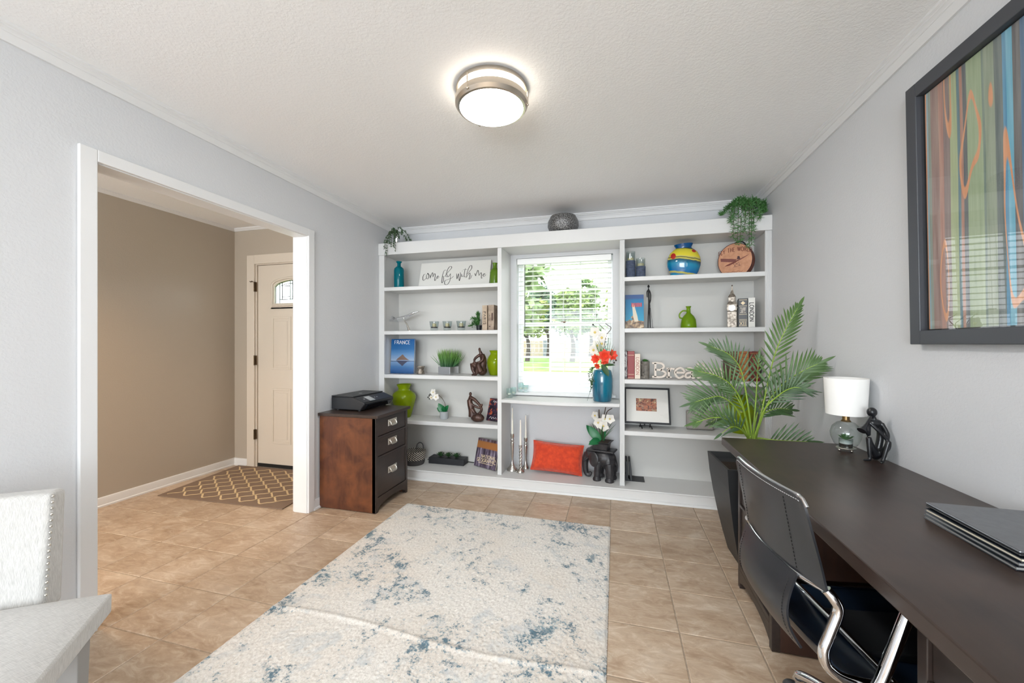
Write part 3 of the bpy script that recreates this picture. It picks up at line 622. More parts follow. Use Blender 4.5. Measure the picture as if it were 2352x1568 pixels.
# ---------------------------------------------------------------- desk
dk = thing('desk', 'long espresso wooden desk with drawer pedestals along the wall', 'desk', (0.86, 1.45, 0))
def db(x0, y0, z0, x1, y1, z1): return rbox(x0-0.86, y0-1.45, z0, x1-0.86, y1-1.45, z1)
db(0.553, 0.555, 0.727, 1.139, 2.335, 0.766).obj('top', 'espresso', dk, bevel=0.004)
for py0, py1 in ((1.836, 2.294), (0.580, 1.030)):
    px0, px1 = 0.622, 1.125
    p_ = bpy.data.objects.new('pedestal', None); COL.objects.link(p_); p_.parent = dk; p_.location = (0.87-0.86, (py0+py1)/2-1.45, 0)
    cx, cy = 0.87, (py0+py1)/2
    def pb(x0, y0, z0, x1, y1, z1): return rbox(x0-cx, y0-cy, z0, x1-cx, y1-cy, z1)
    pb(px0+0.032, py0, 0.004, px1, py0+0.02, 0.727).obj('side_panel', 'pedestal_side', p_, bevel=0.002); pb(px0+0.032, py1-0.02, 0.004, px1, py1, 0.727).obj('side_panel', 'pedestal_side', p_, bevel=0.002)
    pb(px0+0.04, py0+0.02, 0.10, px1, py1-0.02, 0.70).obj('carcass', 'dark_void', p_)
    for y0, y1 in ((py0, py0+0.028), (py1-0.028, py1)): pb(px0, y0, 0.002, px0+0.032, y1, 0.727).obj('front_stile', 'espresso_front', p_, bevel=0.002)
    for z0, z1 in ((0.705, 0.727), (0.560, 0.575), (0.425, 0.440), (0.10, 0.125)): pb(px0, py0+0.028, z0, px0+0.032, py1-0.028, z1).obj('front_rail', 'espresso_front', p_, bevel=0.002)
    ya, yb = py0+0.028-cy, py1-0.028-cy
    M().prism([(ya, 0.10), (ya, 0.03)]+[(ya+0.012+(yb-ya-0.024)*i/10, 0.035+0.03*math.sin(PI*i/10)**0.6) for i in range(11)]+[(yb, 0.03), (yb, 0.10)], 'x', px0-cx, px0+0.032-cx).obj('arched_apron', 'espresso_front', p_)
for py0, py1 in ((1.836, 2.294), (0.580, 1.030)):
    for z0, z1 in ((0.577, 0.703), (0.442, 0.558), (0.127, 0.423)): drawer(dk, 0.630-0.86, py0+0.030-1.45, py1-0.030-1.45, z0, z1, -1)
db(1.085, 1.030, 0.12, 1.10, 1.836, 0.727).obj('modesty_panel', 'pedestal_side', dk)
# ---------------------------------------------------------------- leather swivel chair
t = NT('black_leather'); v = t.coord('Object'); f = t.noise(v, 260, 3, 0.6); f2 = t.noise(v, 6, 3, 0.5)
t.color(t.ramp(f2, [(0.35, lin((30, 31, 34))), (0.7, lin((44, 45, 49)))])); t.set(rough=0.34, spec=0.55); t.bump(f, 0.10, 0.0006)
t = NT('navy_leather'); v = t.coord('Object'); f = t.noise(v, 260, 3, 0.6); f2 = t.noise(v, 9, 4, 0.6)
t.color(t.ramp(f2, [(0.35, lin((10, 20, 34))), (0.7, lin((22, 38, 56)))])); t.set(rough=0.30, spec=0.6); t.bump(f, 0.12, 0.0006)
plain('stitch_grey', (176, 176, 176), 0.7); plain('caster_grey', (52, 53, 56), 0.35)
oc = thing('office_chair', 'black leather swivel chair with chrome frame pushed in at the desk', 'chair', (0.745, 1.36, 0), 0.13)
def shell(fn, nu, nv, th):
    mm = M(); mm.grid(fn, nu, nv); n_ = len(mm.v)
    def off(u, v):
        e = 1e-3; p = Vector(fn(u, v)); du = Vector(fn(min(1, u+e), v))-Vector(fn(max(0, u-e), v)); dv = Vector(fn(u, min(1, v+e)))-Vector(fn(u, max(0, v-e)))
        return p+du.cross(dv).normalized()*th
    mm.grid(off, nu, nv); fl_ = nu*nv; mm.f[:fl_] = [f[::-1] for f in mm.f[:fl_]]
    W1 = nu+1
    rim = [i for i in range(W1)]+[j*W1+nu for j in range(1, nv+1)]+[nv*W1+i for i in range(nu-1, -1, -1)]+[j*W1 for j in range(nv-1, 0, -1)]
    for a, b in zip(rim, rim[1:]+rim[:1]): mm.f.append((a, b, b+n_, a+n_)); mm.mi.append(0)
    return mm
def upper(u, v):   # u across (far to near), v from bar upward
    y = (1-2*u)*(0.207-0.012*v); x = -0.272-0.042*v-0.028*(1-(2*u-1)**2)*(1-0.3*v); z = 0.662+0.222*v
    r = max(0, abs(2*u-1)-0.86)/0.14; z -= 0.030*r*r*max(0, v-0.3); return (x, y, z)
shell(upper, 28, 12, 0.006).obj('backrest', 'black_leather', oc, smooth=60)
def lower(u, v):
    y = 0.165-0.295*u; w_ = 1-(2*(y)/0.41)**2
    x = -0.285-0.030*w_*(1-abs(2*v-0.9)*0.3)-0.020*math.sin(PI*v)+0.10*max(0, 0.28-v)**1.4*6*0.1; z = 0.470+0.192*v; return (x, y, z)
shell(lower, 20, 14, 0.006).obj('lumbar_sling', 'black_leather', oc, smooth=60)
def seat_f(u, v):  # v from front to rear, then curls up
    y = (2*u-1)*0.205; s_ = v
    if s_ < 0.8: k_ = s_/0.8; x = 0.215-0.40*k_; z = 0.462-0.020*math.sin(PI*k_)+(-0.03*(1-k_)**6)
    else: k_ = (s_-0.8)/0.2; x = -0.185-0.085*math.sin(k_*PI/2); z = 0.462+0.055*(1-math.cos(k_*PI/2))
    return (x, y, z-0.018*(1-(2*u-1)**2))
shell(seat_f, 20, 30, -0.012).obj('seat', 'navy_leather', oc, smooth=60)
for sg in (1, -1):
    y = 0.207*sg
    M().tube(cat_rom([(-0.275, y*0.97, 0.668), (-0.262, y, 0.650), (-0.252, y, 0.622), (-0.272, y, 0.560), (-0.284, y, 0.520), (-0.272, y, 0.482), (-0.225, y*1.02, 0.458), (-0.10, y*1.02, 0.450), (0.10, y*1.02, 0.452), (0.215, y, 0.452)], 6), 0.0125, 12).obj('side_tube', 'chrome', oc, smooth=60)
    M().tube(cat_rom([(-0.205, 0.238*sg, 0.452), (-0.185, 0.240*sg, 0.480), (-0.135, 0.246*sg, 0.640), (-0.115, 0.247*sg, 0.688), (-0.07, 0.247*sg, 0.702), (0.12, 0.247*sg, 0.702)], 6), 0.0135, 12).obj('arm_tube', 'chrome', oc, smooth=60)
    M().tube([(-0.205, 0.207*sg, 0.452), (-0.205, 0.240*sg, 0.452)], 0.010, 10).obj('arm_joint', 'chrome', oc, smooth=60)
M().tube(cat_rom([(-0.270, 0.205, 0.668), (-0.290, 0.13, 0.660), (-0.306, 0.0, 0.656), (-0.296, -0.11, 0.657), (-0.272, -0.203, 0.664)], 8), 0.0075, 10).obj('back_bar', 'chrome', oc, smooth=60)
for x in (0.205, -0.12): M().tube([(x, -0.207, 0.448), (x, 0.207, 0.448)], 0.010, 10).obj('cross_tube', 'chrome', oc, smooth=60)
# piping along top edge, stitch dashes
M().tube([tuple(Vector(upper(u/28, 1))+Vector((0, 0, 0.001))) for u in range(29)], 0.0045, 8).obj('top_piping', 'chrome', oc, smooth=60)
mm = M()
def dash(fn, pts, mat_off):
    for (ua, va), (ub, vb) in pts:
        a = Vector(fn(ua, va)); b = Vector(fn(ub, vb)); mm.tube([a+mat_off, b+mat_off], 0.0011, 4)
of = Vector((-0.0068, 0, 0))
dash(upper, [((0.04+0.92*i/46, 0.955), (0.04+0.92*(i+0.55)/46, 0.955)) for i in range(46)], of)
mm.obj('top_stitching', 'stitch_grey', oc)
for fn_, uu_ in ((upper, 0.10), (upper, 0.80), (lower, 0.05), (lower, 0.95)):
    mm = M(); dash(fn_, [((uu_, 0.06+0.86*i/20), (uu_, 0.06+0.86*(i+0.6)/20)) for i in range(20)], of); mm.obj('side_stitching', 'dark_void', oc)
M().tube([(0, 0, 0.10), (0, 0, 0.445)], 0.028, 16).obj('column', 'chrome', oc, smooth=60)
rbox(-0.12, -0.09, 0.415, 0.12, 0.09, 0.446).obj('swivel_plate', 'black_plastic', oc, bevel=0.004)
for i in range(5):
    a = 1.90+2*PI*i/5; c, s_ = math.cos(a), math.sin(a)
    M().tube(cat_rom([(0.02*c, 0.02*s_, 0.145), (0.12*c, 0.12*s_, 0.142), (0.21*c, 0.21*s_, 0.122), (0.262*c, 0.262*s_, 0.100), (0.276*c, 0.276*s_, 0.078)], 5), [0.020]*8+[0.016]*9+[0.013]*4, 10).obj('base_leg', 'chrome', oc, smooth=60)
    ct = bpy.data.objects.new('caster', None); COL.objects.link(ct); ct.parent = oc; ct.location = (0.276*c, 0.276*s_, 0); ct.rotation_euler = (0, 0, a+0.6)
    for y in (-0.014, 0.014): M().tube([(0.012, y-0.009, 0.027), (0.012, y+0.009, 0.027)], 0.026, 16).obj('wheel', 'caster_grey', ct, smooth=40)
    M().tube([(0, 0, 0.03), (0, 0, 0.085)], 0.007, 8).obj('caster_stem', 'chrome', ct, smooth=60)
    M().ball((0.012, 0, 0.042), (0.030, 0.026, 0.020), 12, 8).obj('hood', 'caster_grey', ct, smooth=60)
# ---------------------------------------------------------------- upholstered side chair
t = NT('grey_linen'); v = t.coord('Object'); w1 = t.noise(t.mapping(v, (40, 900, 40)), 1.0, 3, 0.7); w2 = t.noise(t.mapping(v, (900, 40, 40)), 1.0, 3, 0.7); w3 = t.noise(v, 300, 2)
s1 = t.mix(0.5, w1, w2); t.color(t.ramp(s1, [(0.36, lin((168, 166, 163))), (0.62, lin((206, 204, 200)))])); t.set(rough=0.92, spec=0.12, sheen=0.2); t.bump(s1, 0.25, 0.0015)
plain('grey_leg', (150, 149, 147), 0.5)
fwd = Vector((0.56, -0.83, 0)).normalized(); lf = Vector((-0.83, -0.56, 0)).normalized(); A = Vector((-1.588, 0.90, 0))
sd = thing('side_chair', 'pale grey linen side chair with nailhead trim beside the wide doorway', 'chair', (A.x, A.y, 0))
def sp(f_, l_, z): return tuple(fwd*f_+lf*l_+Vector((0, 0, z)))
mm = M()
def seat_pt(u, v): # u leftwards, v forwards ; rounded crown
    l_ = 0.62*u-0.06*v*(1-u)*1.0; f_ = 0.50*v+0.03*math.sin(PI*u)*v-0.01
    cr = (1-(2*u-1)**6)*(1-(2*v-1)**6); return sp(f_, l_, 0.455+0.030*cr)
nu_, nv_ = 24, 20
mm.grid(seat_pt, nu_, nv_); n_ = len(mm.v); W1 = nu_+1
rim = [i for i in range(W1)]+[j*W1+nu_ for j in range(1, nv_+1)]+[nv_*W1+i for i in range(nu_-1, -1, -1)]+[j*W1 for j in range(nv_-1, 0, -1)]
low = [(mm.v[i][0]*0.985-0.003, mm.v[i][1]*0.985, 0.392) for i in rim]; mm.v += low; mm.mi += [0]*len(rim)
for q in range(len(rim)):
    a, b = rim[q], rim[(q+1) % len(rim)]; mm.f.append((b, a, n_+q, n_+(q+1) % len(rim)))
mm.f.append(tuple(range(n_, n_+len(rim)))[::-1]); mm.mi.append(0)
mm.obj('seat', 'grey_linen', sd, smooth=50, bevel=0.006)
mm = M(); r0, r1 = 0.165, 0.60
mm.hexa([sp(0.0, r0, 0.42), sp(0.0, r1, 0.42), sp(-0.085, r1, 0.42), sp(-0.085, r0, 0.42)], [sp(-0.055, r0+0.012, 0.785), sp(-0.055, r1, 0.785), sp(-0.125, r1, 0.785), sp(-0.125, r0+0.012, 0.785)])
o = mm.obj('backrest', 'grey_linen', sd, smooth=50, bevel=0.016, seg=3)
for k_ in range(17):
    s_ = k_/16; p = sp(-0.012-0.055*s_*0.9, r0+0.0005+0.012*s_, 0.480+0.295*s_)
    M().ball(p, (0.0045, 0.0045, 0.0045), 8, 6).obj('nailhead', 'nickel', sd, smooth=60)
for f_, l_ in ((0.030, 0.078), (0.44, 0.02), (0.035, 0.56), (0.46, 0.56)):
    mm = M(); a, b = 0.030, 0.021
    mm.hexa([sp(f_-b, l_-b, 0.002), sp(f_+b, l_-b, 0.002), sp(f_+b, l_+b, 0.002), sp(f_-b, l_+b, 0.002)], [sp(f_-a, l_-a, 0.40), sp(f_+a, l_-a, 0.40), sp(f_+a, l_+a, 0.40), sp(f_-a, l_+a, 0.40)])
    mm.obj('leg', 'grey_leg', sd, bevel=0.002)
# ---------------------------------------------------------------- framed abstract on the right wall
t = NT('abstract_painting'); v = t.coord('Object'); x_ = t.sep(v)
ns = t.noise(t.mapping(v, (1, 1, 0.22)), 5, 2, 0.5); ns2 = t.noise(t.mapping(v, (1, 60, 3)), 1.0, 4, 0.6); blk = t.noise(t.mapping(v, (1, 14, 2.2)), 1.0, 0, 0.5)
yy = t.math('MULTIPLY_ADD', ns, 0.014, t.math('MULTIPLY', x_[1], 1.0)); pos = t.math('MULTIPLY_ADD', yy, 1.0/0.98, 0.49)
Y2 = lambda y: (y-1.385+0.007)/0.98+0.49
st_ = sorted([(Y2(0.89), (40, 96, 134)), (Y2(1.02), (120, 150, 120)), (Y2(1.12), (176, 112, 92)), (Y2(1.22), (58, 74, 86)), (Y2(1.30), (150, 166, 130)), (Y2(1.38), (66, 78, 88)), (Y2(1.415), (46, 96, 140)), (Y2(1.452), (84, 78, 84)), (Y2(1.473), (96, 178, 206)), (Y2(1.494), (52, 140, 184)), (Y2(1.504), (84, 98, 100)), (Y2(1.530), (142, 156, 132)), (Y2(1.565), (104, 128, 116)), (Y2(1.573), (152, 172, 132)), (Y2(1.632), (78, 84, 92)), (Y2(1.646), (176, 120, 98)), (Y2(1.656), (74, 118, 132)), (Y2(1.668), (168, 182, 134)), (Y2(1.700), (128, 104, 104)), (Y2(1.725), (178, 126, 110)), (Y2(1.745), (150, 116, 108)), (Y2(1.781), (142, 152, 140)), (Y2(1.792), (140, 176, 190)), (Y2(1.800), (222, 148, 96)), (Y2(1.822), (24, 24, 28))])
c = t.ramp(pos, [(max(0, p), lin(k_)) for p, k_ in st_], 'CONSTANT')
blocks = t.ramp(blk, [(0.66, (0, 0, 0, 1)), (0.665, (1, 1, 1, 1)), (0.70, (1, 1, 1, 1)), (0.705, (0, 0, 0, 1))]); c = t.mix(blocks, c, lin((224, 150, 98)))
c = t.mix(0.35, c, t.mix(0.6, c, t.ramp(ns2, [(0.3, lin((60, 70, 76))), (0.7, lin((224, 226, 214)))])))
t.color(c); t.set(rough=0.5); t.bump(ns2, 0.2, 0.001)
plain('charcoal_frame', (62, 64, 70), 0.42); plain('black_rabbet', (14, 14, 15), 0.7)
sheet_glass('picture_glass', 0.06)
pc = thing('framed_painting', 'large framed abstract painting of coloured vertical strips above the desk', 'picture', (XR-0.003, 1.385, 1.268)); pc.rotation_euler = (0, -0.016, 0)
HH, HW = 0.985, 0.486; bw = 0.052
for bx in ((-0.034, -HW, 0, 0, -HW+bw, HH), (-0.034, HW-bw, 0, 0, HW, HH), (-0.034, -HW+bw, 0, 0, HW-bw, bw), (-0.034, -HW+bw, HH-bw, 0, HW-bw, HH)): rbox(*bx).obj('frame_rail', 'charcoal_frame', pc, bevel=0.0025)
rbox(-0.010, -HW+bw, bw, -0.002, HW-bw, HH-bw).obj('backing', 'black_rabbet', pc)
rbox(-0.012, -HW+bw+0.012, bw+0.004, -0.0101, HW-bw-0.012, HH-bw-0.004).obj('painting', 'abstract_painting', pc)
M().add([(-0.018, -HW+bw, bw), (-0.018, HW-bw, bw), (-0.018, HW-bw, HH-bw), (-0.018, -HW+bw, HH-bw)], [(0, 1, 2, 3)]).obj('glazing', 'picture_glass', pc)
# ---------------------------------------------------------------- palm in a tapered planter
t = NT('palm_leaf'); v = t.coord('Object'); f = t.noise(v, 5, 3); oi = t.new('ShaderNodeObjectInfo')
g1 = t.ramp(f, [(0.35, lin((40, 66, 50))), (0.65, lin((74, 100, 62)))]); t.color(t.mix(t.math('MULTIPLY', oi.outputs['Random'], 0.55), g1, lin((92, 124, 50)))); t.set(rough=0.42, spec=0.4)
plain('palm_stem', (142, 172, 62), 0.5); plain('planter_black', (40, 41, 43), 0.45); grainy('potting_soil', (34, 26, 20), (58, 44, 34), 90, 0.95)
pp = thing('potted_palm', 'tall palm with feathery fronds in a black tapered planter behind the desk', 'plant', (0.785, 2.60, 0))
def P3(p): return Vector((p[0]-0.785, p[1]-2.60, p[2]))
mm = M(); prof = [(0.105, 0.002), (0.128, 0.10), (0.152, 0.22), (0.172, 0.34), (0.188, 0.46), (0.198, 0.575), (0.186, 0.575), (0.176, 0.54), (0.10, 0.50)]
for i in range(len(prof)-1):
    (a, z0), (b, z1) = prof[i], prof[i+1]; A4 = [(-a, -a, z0), (a, -a, z0), (a, a, z0), (-a, a, z0)]; B4 = [(-b, -b, z1), (b, -b, z1), (b, b, z1), (-b, b, z1)]
    for k_ in range(4): q = (k_+1) % 4; mm.add([A4[k_], A4[q], B4[q], B4[k_]], [(0, 1, 2, 3)])
mm.add([(-0.105, -0.105, 0.002), (0.105, -0.105, 0.002), (0.105, 0.105, 0.002), (-0.105, 0.105, 0.002)], [(3, 2, 1, 0)])
mm.obj('planter', 'planter_black', pp, rot=(0, 0, 0.05), smooth=30)
rbox(-0.178, -0.178, 0.49, 0.178, 0.178, 0.525).obj('soil', 'potting_soil', pp)
FR = [
 [(0.809, 2.62, 0.722), (0.848, 2.62, 0.93), (0.9, 2.62, 1.19), (0.961, 2.62, 1.356), (1.021, 2.62, 1.478)],
 [(0.798, 2.6, 0.725), (0.85, 2.57, 0.921), (0.919, 2.53, 1.048), (0.997, 2.5, 1.119), (1.062, 2.48, 1.161)],
 [(0.787, 2.58, 0.729), (0.813, 2.5, 0.899), (0.869, 2.44, 0.996), (0.914, 2.4, 1.036), (0.945, 2.38, 1.035)],
 [(0.798, 2.6, 0.72), (0.851, 2.66, 0.836), (0.937, 2.7, 0.877), (1.025, 2.74, 0.869)],
 [(0.785, 2.62, 0.72), (0.755, 2.6, 0.929), (0.715, 2.58, 1.114), (0.647, 2.56, 1.206), (0.544, 2.54, 1.254)],
 [(0.765, 2.6, 0.723), (0.703, 2.52, 0.928), (0.631, 2.46, 1.037), (0.547, 2.42, 1.091), (0.448, 2.4, 1.116)],
 [(0.76, 2.6, 0.723), (0.683, 2.55, 0.89), (0.589, 2.5, 0.963), (0.508, 2.46, 0.955), (0.437, 2.44, 0.934)],
 [(0.749, 2.58, 0.722), (0.674, 2.48, 0.808), (0.593, 2.42, 0.851), (0.515, 2.38, 0.86), (0.428, 2.34, 0.838)],
 [(0.774, 2.65, 0.707), (0.726, 2.75, 0.791), (0.674, 2.84, 0.796), (0.621, 2.9, 0.739)],
 [(0.79, 2.62, 0.72), (0.811, 2.64, 0.925), (0.826, 2.66, 1.089), (0.834, 2.66, 1.182)],
 [(0.813, 2.6, 0.716), (0.862, 2.55, 0.72), (0.926, 2.5, 0.73), (1.002, 2.45, 0.742)],
 [(0.784, 2.6, 0.725), (0.844, 2.7, 0.862), (0.937, 2.8, 0.965), (1.04, 2.85, 0.991)],
 [(0.769, 2.6, 0.724), (0.769, 2.72, 0.856), (0.734, 2.82, 0.956), (0.689, 2.9, 0.97)],
 [(0.743, 2.56, 0.726), (0.677, 2.46, 0.791), (0.616, 2.4, 0.811), (0.56, 2.36, 0.781)]]
rnd = random.Random(5)
def frond(path, n, L, w, t0=0.30, droop=0.35, updir=None, spread=0.9):
    C_ = cat_rom([P3(p) for p in path], 10); K = len(C_)
    base = Vector((C_[0].x*0.25, C_[0].y*0.25, 0.50)); pts = cat_rom([base, C_[0]*0.6+base*0.4+Vector((0, 0, 0.0)), C_[0]], 5)[:-1]+C_
    rs = [0.0065-0.0055*i/len(pts) for i in range(len(pts))]
    st = M().tube(pts, rs, 6).obj('frond', 'palm_stem', pp, smooth=60)
    mm = M(); view = Vector((-0.255, -0.967, 0.12))
    for i in range(n):
        s_ = t0+(1-t0)*(i+0.5)/n; k_ = min(K-2, int(s_*(K-1))); p = C_[k_].lerp(C_[k_+1], s_*(K-1)-k_); d = (C_[min(k_+2, K-1)]-C_[max(k_-1, 0)]).normalized()
        side = d.cross(view).normalized() if updir is None else updir
        env = math.sin(PI*min(1, 0.25+0.72*(s_-t0)/(1-t0)))**0.7; ll = L*env*(0.85+0.3*rnd.random())
        for sg in ((1, -1) if updir is None else (1,)):
            ang = spread*(1-0.55*(s_-t0)/(1-t0)); q = (d*math.cos(ang)+side*sg*math.sin(ang)+view*(-0.10+0.3*rnd.random())*0.6+Vector((0, 0, 0.12))).normalized()
            if p.x+q.x*ll+0.785 > 1.125: ll *= max(0.25, (1.125-0.785-p.x)/(q.x*ll))
            if p.y+2.60 < 2.42 and p.z+q.z*ll-droop*ll < 0.79: continue
            mm.leaf(p, q, view, ll, w*0.66*(0.8+0.4*rnd.random()), droop*(0.6+0.8*rnd.random()), 5, 0, 0.25)
    if updir is None and True: mm.leaf(C_[-1], (C_[-1]-C_[-3]), view, L*0.6, w*0.9, droop*0.5, 5, 0, 0.2)
    mm.obj('leaflets', 'palm_leaf', st, smooth=60)
specs = [(17, 0.130, 0.019), (15, 0.150, 0.018), (14, 0.13, 0.016), (12, 0.15, 0.017), (16, 0.125, 0.017), (15, 0.12, 0.015), (15, 0.150, 0.017), (14, 0.12, 0.017), (10, 0.11, 0.014), (8, 0.10, 0.016), (9, 0.12, 0.017), (11, 0.14, 0.016), (11, 0.13, 0.016), (11, 0.10, 0.014)]
for path, (n, L, w) in zip(FR, specs): frond(path, n, L, w, 0.33 if len(path) > 4 else 0.28, 0.30)
# ---------------------------------------------------------------- outside the window
GZ = -0.15
grainy('lawn_grass', (84, 120, 46), (128, 160, 72), 1.6, 0.95, bump=0.3); grainy('pale_concrete', (186, 183, 178), (202, 198, 193), 3, 0.9); grainy('mulch', (132, 98, 74), (188, 168, 136), 9, 0.95)
grainy('bark', (50, 42, 35), (72, 62, 52), 6, 0.9); plain('fence_board', (168, 152, 132), 0.85); plain('fence_grey', (126, 132, 140), 0.8)
def ground(name, y0, y1, mat, z=GZ): return struct(rbox(-30, y0, z-0.12, 26, y1, z).obj(name, mat))
ground('ground_lawn_near', YW+0.2, 10.4, 'lawn_grass'); ground('ground_bed', 10.4, 12.6, 'mulch', GZ+0.01); ground('road_drive', 12.6, 19.6, 'pale_concrete'); ground('ground_lawn_far', 19.6, 70, 'lawn_grass')
fe = thing('garden_fence', 'long board fence beyond the lawn seen through the window', 'fence', (-8, 44, GZ))
for i in range(46):
    x = -11+0.48*i; h = 1.75+0.05*math.sin(i*1.7); rbox(x, 0, 0, x+0.455, 0.05, h).obj('board', 'fence_grey' if i % 7 in (2, 3) else 'fence_board', fe)
for z in (0.4, 1.35): rbox(-11, 0.05, z, 11.1, 0.1, z+0.1).obj('rail', 'fence_board', fe)
def tree(label, x, y, h, rad, c1, c2, seed, n=2600, trunk=0.22, low=0.30):
    nm = 'leaf_%d' % seed; t = NT('tree_'+nm); v = t.coord('Object'); f = t.noise(v, 1.2, 4); t.color(t.ramp(f, [(0.3, lin([k*0.86 for k in c1])), (0.7, lin([k*0.86 for k in c2]))])); t.set(rough=0.8, spec=0.2)
    r = random.Random(seed); tr_ = thing('garden_tree', label, 'tree', (x, y, GZ), group='trees beyond the window')
    mm = M().tube(cat_rom([(0, 0, 0), (0.1, 0, h*0.2), (-0.1, 0.1, h*0.42), (0.05, 0, h*0.75)], 5), [trunk*(1-0.75*i/15) for i in range(16)], 8)
    for k_ in range(5):
        a = r.random()*6.28; mm.tube([(0, 0, h*(0.3+0.06*k_)), (math.cos(a)*rad*0.5, math.sin(a)*rad*0.5, h*(0.5+0.07*k_))], [trunk*0.5, trunk*0.15], 6)
    mm.obj('trunk', 'bark', tr_, smooth=60)
    mm = M(); blobs = [(r.uniform(-0.6, 0.6)*rad, r.uniform(-0.6, 0.6)*rad, h*r.uniform(low+0.12, 0.9), rad*r.uniform(0.30, 0.55)) for _ in range(16)]
    for i in range(n):
        bx, by, bz, br = blobs[i % 16]; d = Vector((r.gauss(0, 1), r.gauss(0, 1), r.gauss(0, 1))).normalized()*br*(0.55+0.5*r.random())
        p = Vector((bx, by, bz))+Vector((d.x, d.y, d.z*0.8)); q = Vector((r.gauss(0, 1), r.gauss(0, 1), r.gauss(0, 0.6))); mm.leaf(p, q, (r.gauss(0, 1), r.gauss(0, 1), 1), 0.30+0.2*r.random(), 0.16+0.1*r.random(), 0.2, 2)
    tag(mm.obj('crown', 'tree_'+nm, tr_), kind='stuff'); return tr_
tree('yellow-green leafy tree behind the left third of the window', -6.9, 31, 6.0, 1.7, (112, 150, 62), (206, 214, 120), 11)
tree('dark blue-green tree with a thick crown left of centre through the window', -6.4, 38, 7.4, 1.8, (66, 104, 84), (132, 164, 128), 12)
tree('broad mid-green tree at the centre of the window view', -3.3, 31, 6.1, 1.5, (84, 128, 62), (178, 200, 112), 13)
tree('tall conical tree right of centre through the window', -2.35, 38.5, 8.6, 1.5, (92, 136, 82), (170, 196, 120), 14, low=0.2)
tree('yellowish tree by the right edge of the window view', 0.9, 31, 5.8, 1.7, (120, 158, 64), (210, 216, 126), 15)
tree('far dark tree filling the gap behind the others', -4.4, 46.5, 6.6, 3.0, (64, 96, 66), (120, 150, 96), 16)
tree('small nearer tree whose twig tips reach the top left pane', -2.85, 11.6, 4.4, 0.7, (104, 140, 84), (176, 196, 140), 17, 420, 0.08)
# ---------------------------------------------------------------- small-object materials
def glassy(name, c, trans=0.55, rough=0.06, ior=1.3):
    t = NT(name); t.set(color=lin(c), rough=rough, trans=trans, ior=ior, spec=0.5); return t
glassy('teal_glass', (0, 140, 158)); glassy('green_glass', (128, 172, 52)); glassy('lime_glass', (172, 200, 22)); glassy('lime_jug_glass', (142, 186, 30))
def thin_glass(name, tint, haze=0.06):
    t = NT(name); t.n.remove(t.b); tr = t.new('ShaderNodeBsdfTransparent'); tr.inputs[0].default_value = lin(tint); gl = t.new('ShaderNodeBsdfGlossy'); gl.inputs['Roughness'].default_value = 0.03
    lw = t.new('ShaderNodeLayerWeight'); lw.inputs['Blend'].default_value = 0.5; fz = t.math('MULTIPLY_ADD', t.math('POWER', lw.outputs['Facing'], 3.0), 0.6, haze)
    mx = t.new('ShaderNodeMixShader'); t.link(fz, mx.inputs[0]); t.link(tr.outputs[0], mx.inputs[1]); t.link(gl.outputs[0], mx.inputs[2]); t.link(mx.outputs[0], t.out.inputs[0]); return t
thin_glass('cup_glass', (238, 242, 242)); thin_glass('aqua_cup_glass', (246, 252, 251), 0.06)
grainy('bronze', (54, 36, 32), (86, 60, 50), 18, 0.42, 0.35, 0.05); plain('silver', (206, 202, 196), 0.22, 1.0); grainy('aged_silver', (92, 84, 76), (176, 166, 154), 60, 0.45, 0.75, 0.4)
plain('candle_wax', (236, 230, 218), 0.5, sub=0.1); plain('amber_wax', (222, 206, 160), 0.5); plain('ink_black', (24, 24, 26), 0.7); plain('paper_white', (230, 228, 222), 0.8); plain('page_cream', (222, 212, 192), 0.85)
plain('sign_white', (214, 213, 208), 0.7); plain('leaf_green', (64, 112, 54), 0.5); plain('leaf_dark', (48, 82, 44), 0.5); plain('leaf_deep', (24, 104, 58), 0.4); plain('twig_brown', (74, 58, 44), 0.7)
plain('petal_white', (238, 232, 224), 0.6, sub=0.1); plain('petal_red', (226, 66, 40), 0.55); plain('petal_yellow', (220, 196, 110), 0.6); plain('bud_dark', (52, 48, 40), 0.6); plain('matte_black', (32, 33, 37), 0.5); plain('white_print', (236, 238, 240), 0.6)
def bloom(mm, c, nrm, r, n=5, w=0.8, m=0, cup=0.25):
    nrm = Vector(nrm).normalized(); u = nrm.cross(Vector((0, 0, 1))); u = u.normalized() if u.length > 0.05 else Vector((1, 0, 0)); v = nrm.cross(u)
    for i in range(n):
        a = 2*PI*i/n+0.3; d = u*math.cos(a)+v*math.sin(a); mm.leaf(Vector(c), d+nrm*cup, nrm, r, r*w, 0.15, 4, m, 0.15)
def blob(mm, name, mat, parent, vox=0.004, it=4, fac=0.5):
    o = mm.obj(name, mat, parent, smooth=180); x = o.modifiers.new('skin', 'REMESH'); x.mode = 'VOXEL'; x.voxel_size = vox; x.use_smooth_shade = True
    s_ = o.modifiers.new('soft', 'SMOOTH'); s_.iterations = it; s_.factor = fac; return o
def slab(name, label, cat, x, y, z, w, h, th, lean, rz, mat, group=None, edge='page_cream'):
    o = thing(name, label, cat, (x, y, z+th*math.sin(lean)+0.0006), rz, group); o.rotation_euler = (-lean, 0, rz)
    rbox(-w/2, 0, 0, w/2, 0.003, h).obj('front_cover', mat, o); rbox(-w/2, th-0.003, 0, w/2, th, h).obj('back_cover', mat, o)
    rbox(-w/2, 0.003, 0, -w/2+0.003, th-0.003, h).obj('spine', mat, o); rbox(-w/2+0.003, 0.003, 0.003, w/2-0.003, th-0.003, h-0.003).obj('pages', edge, o)
    return o
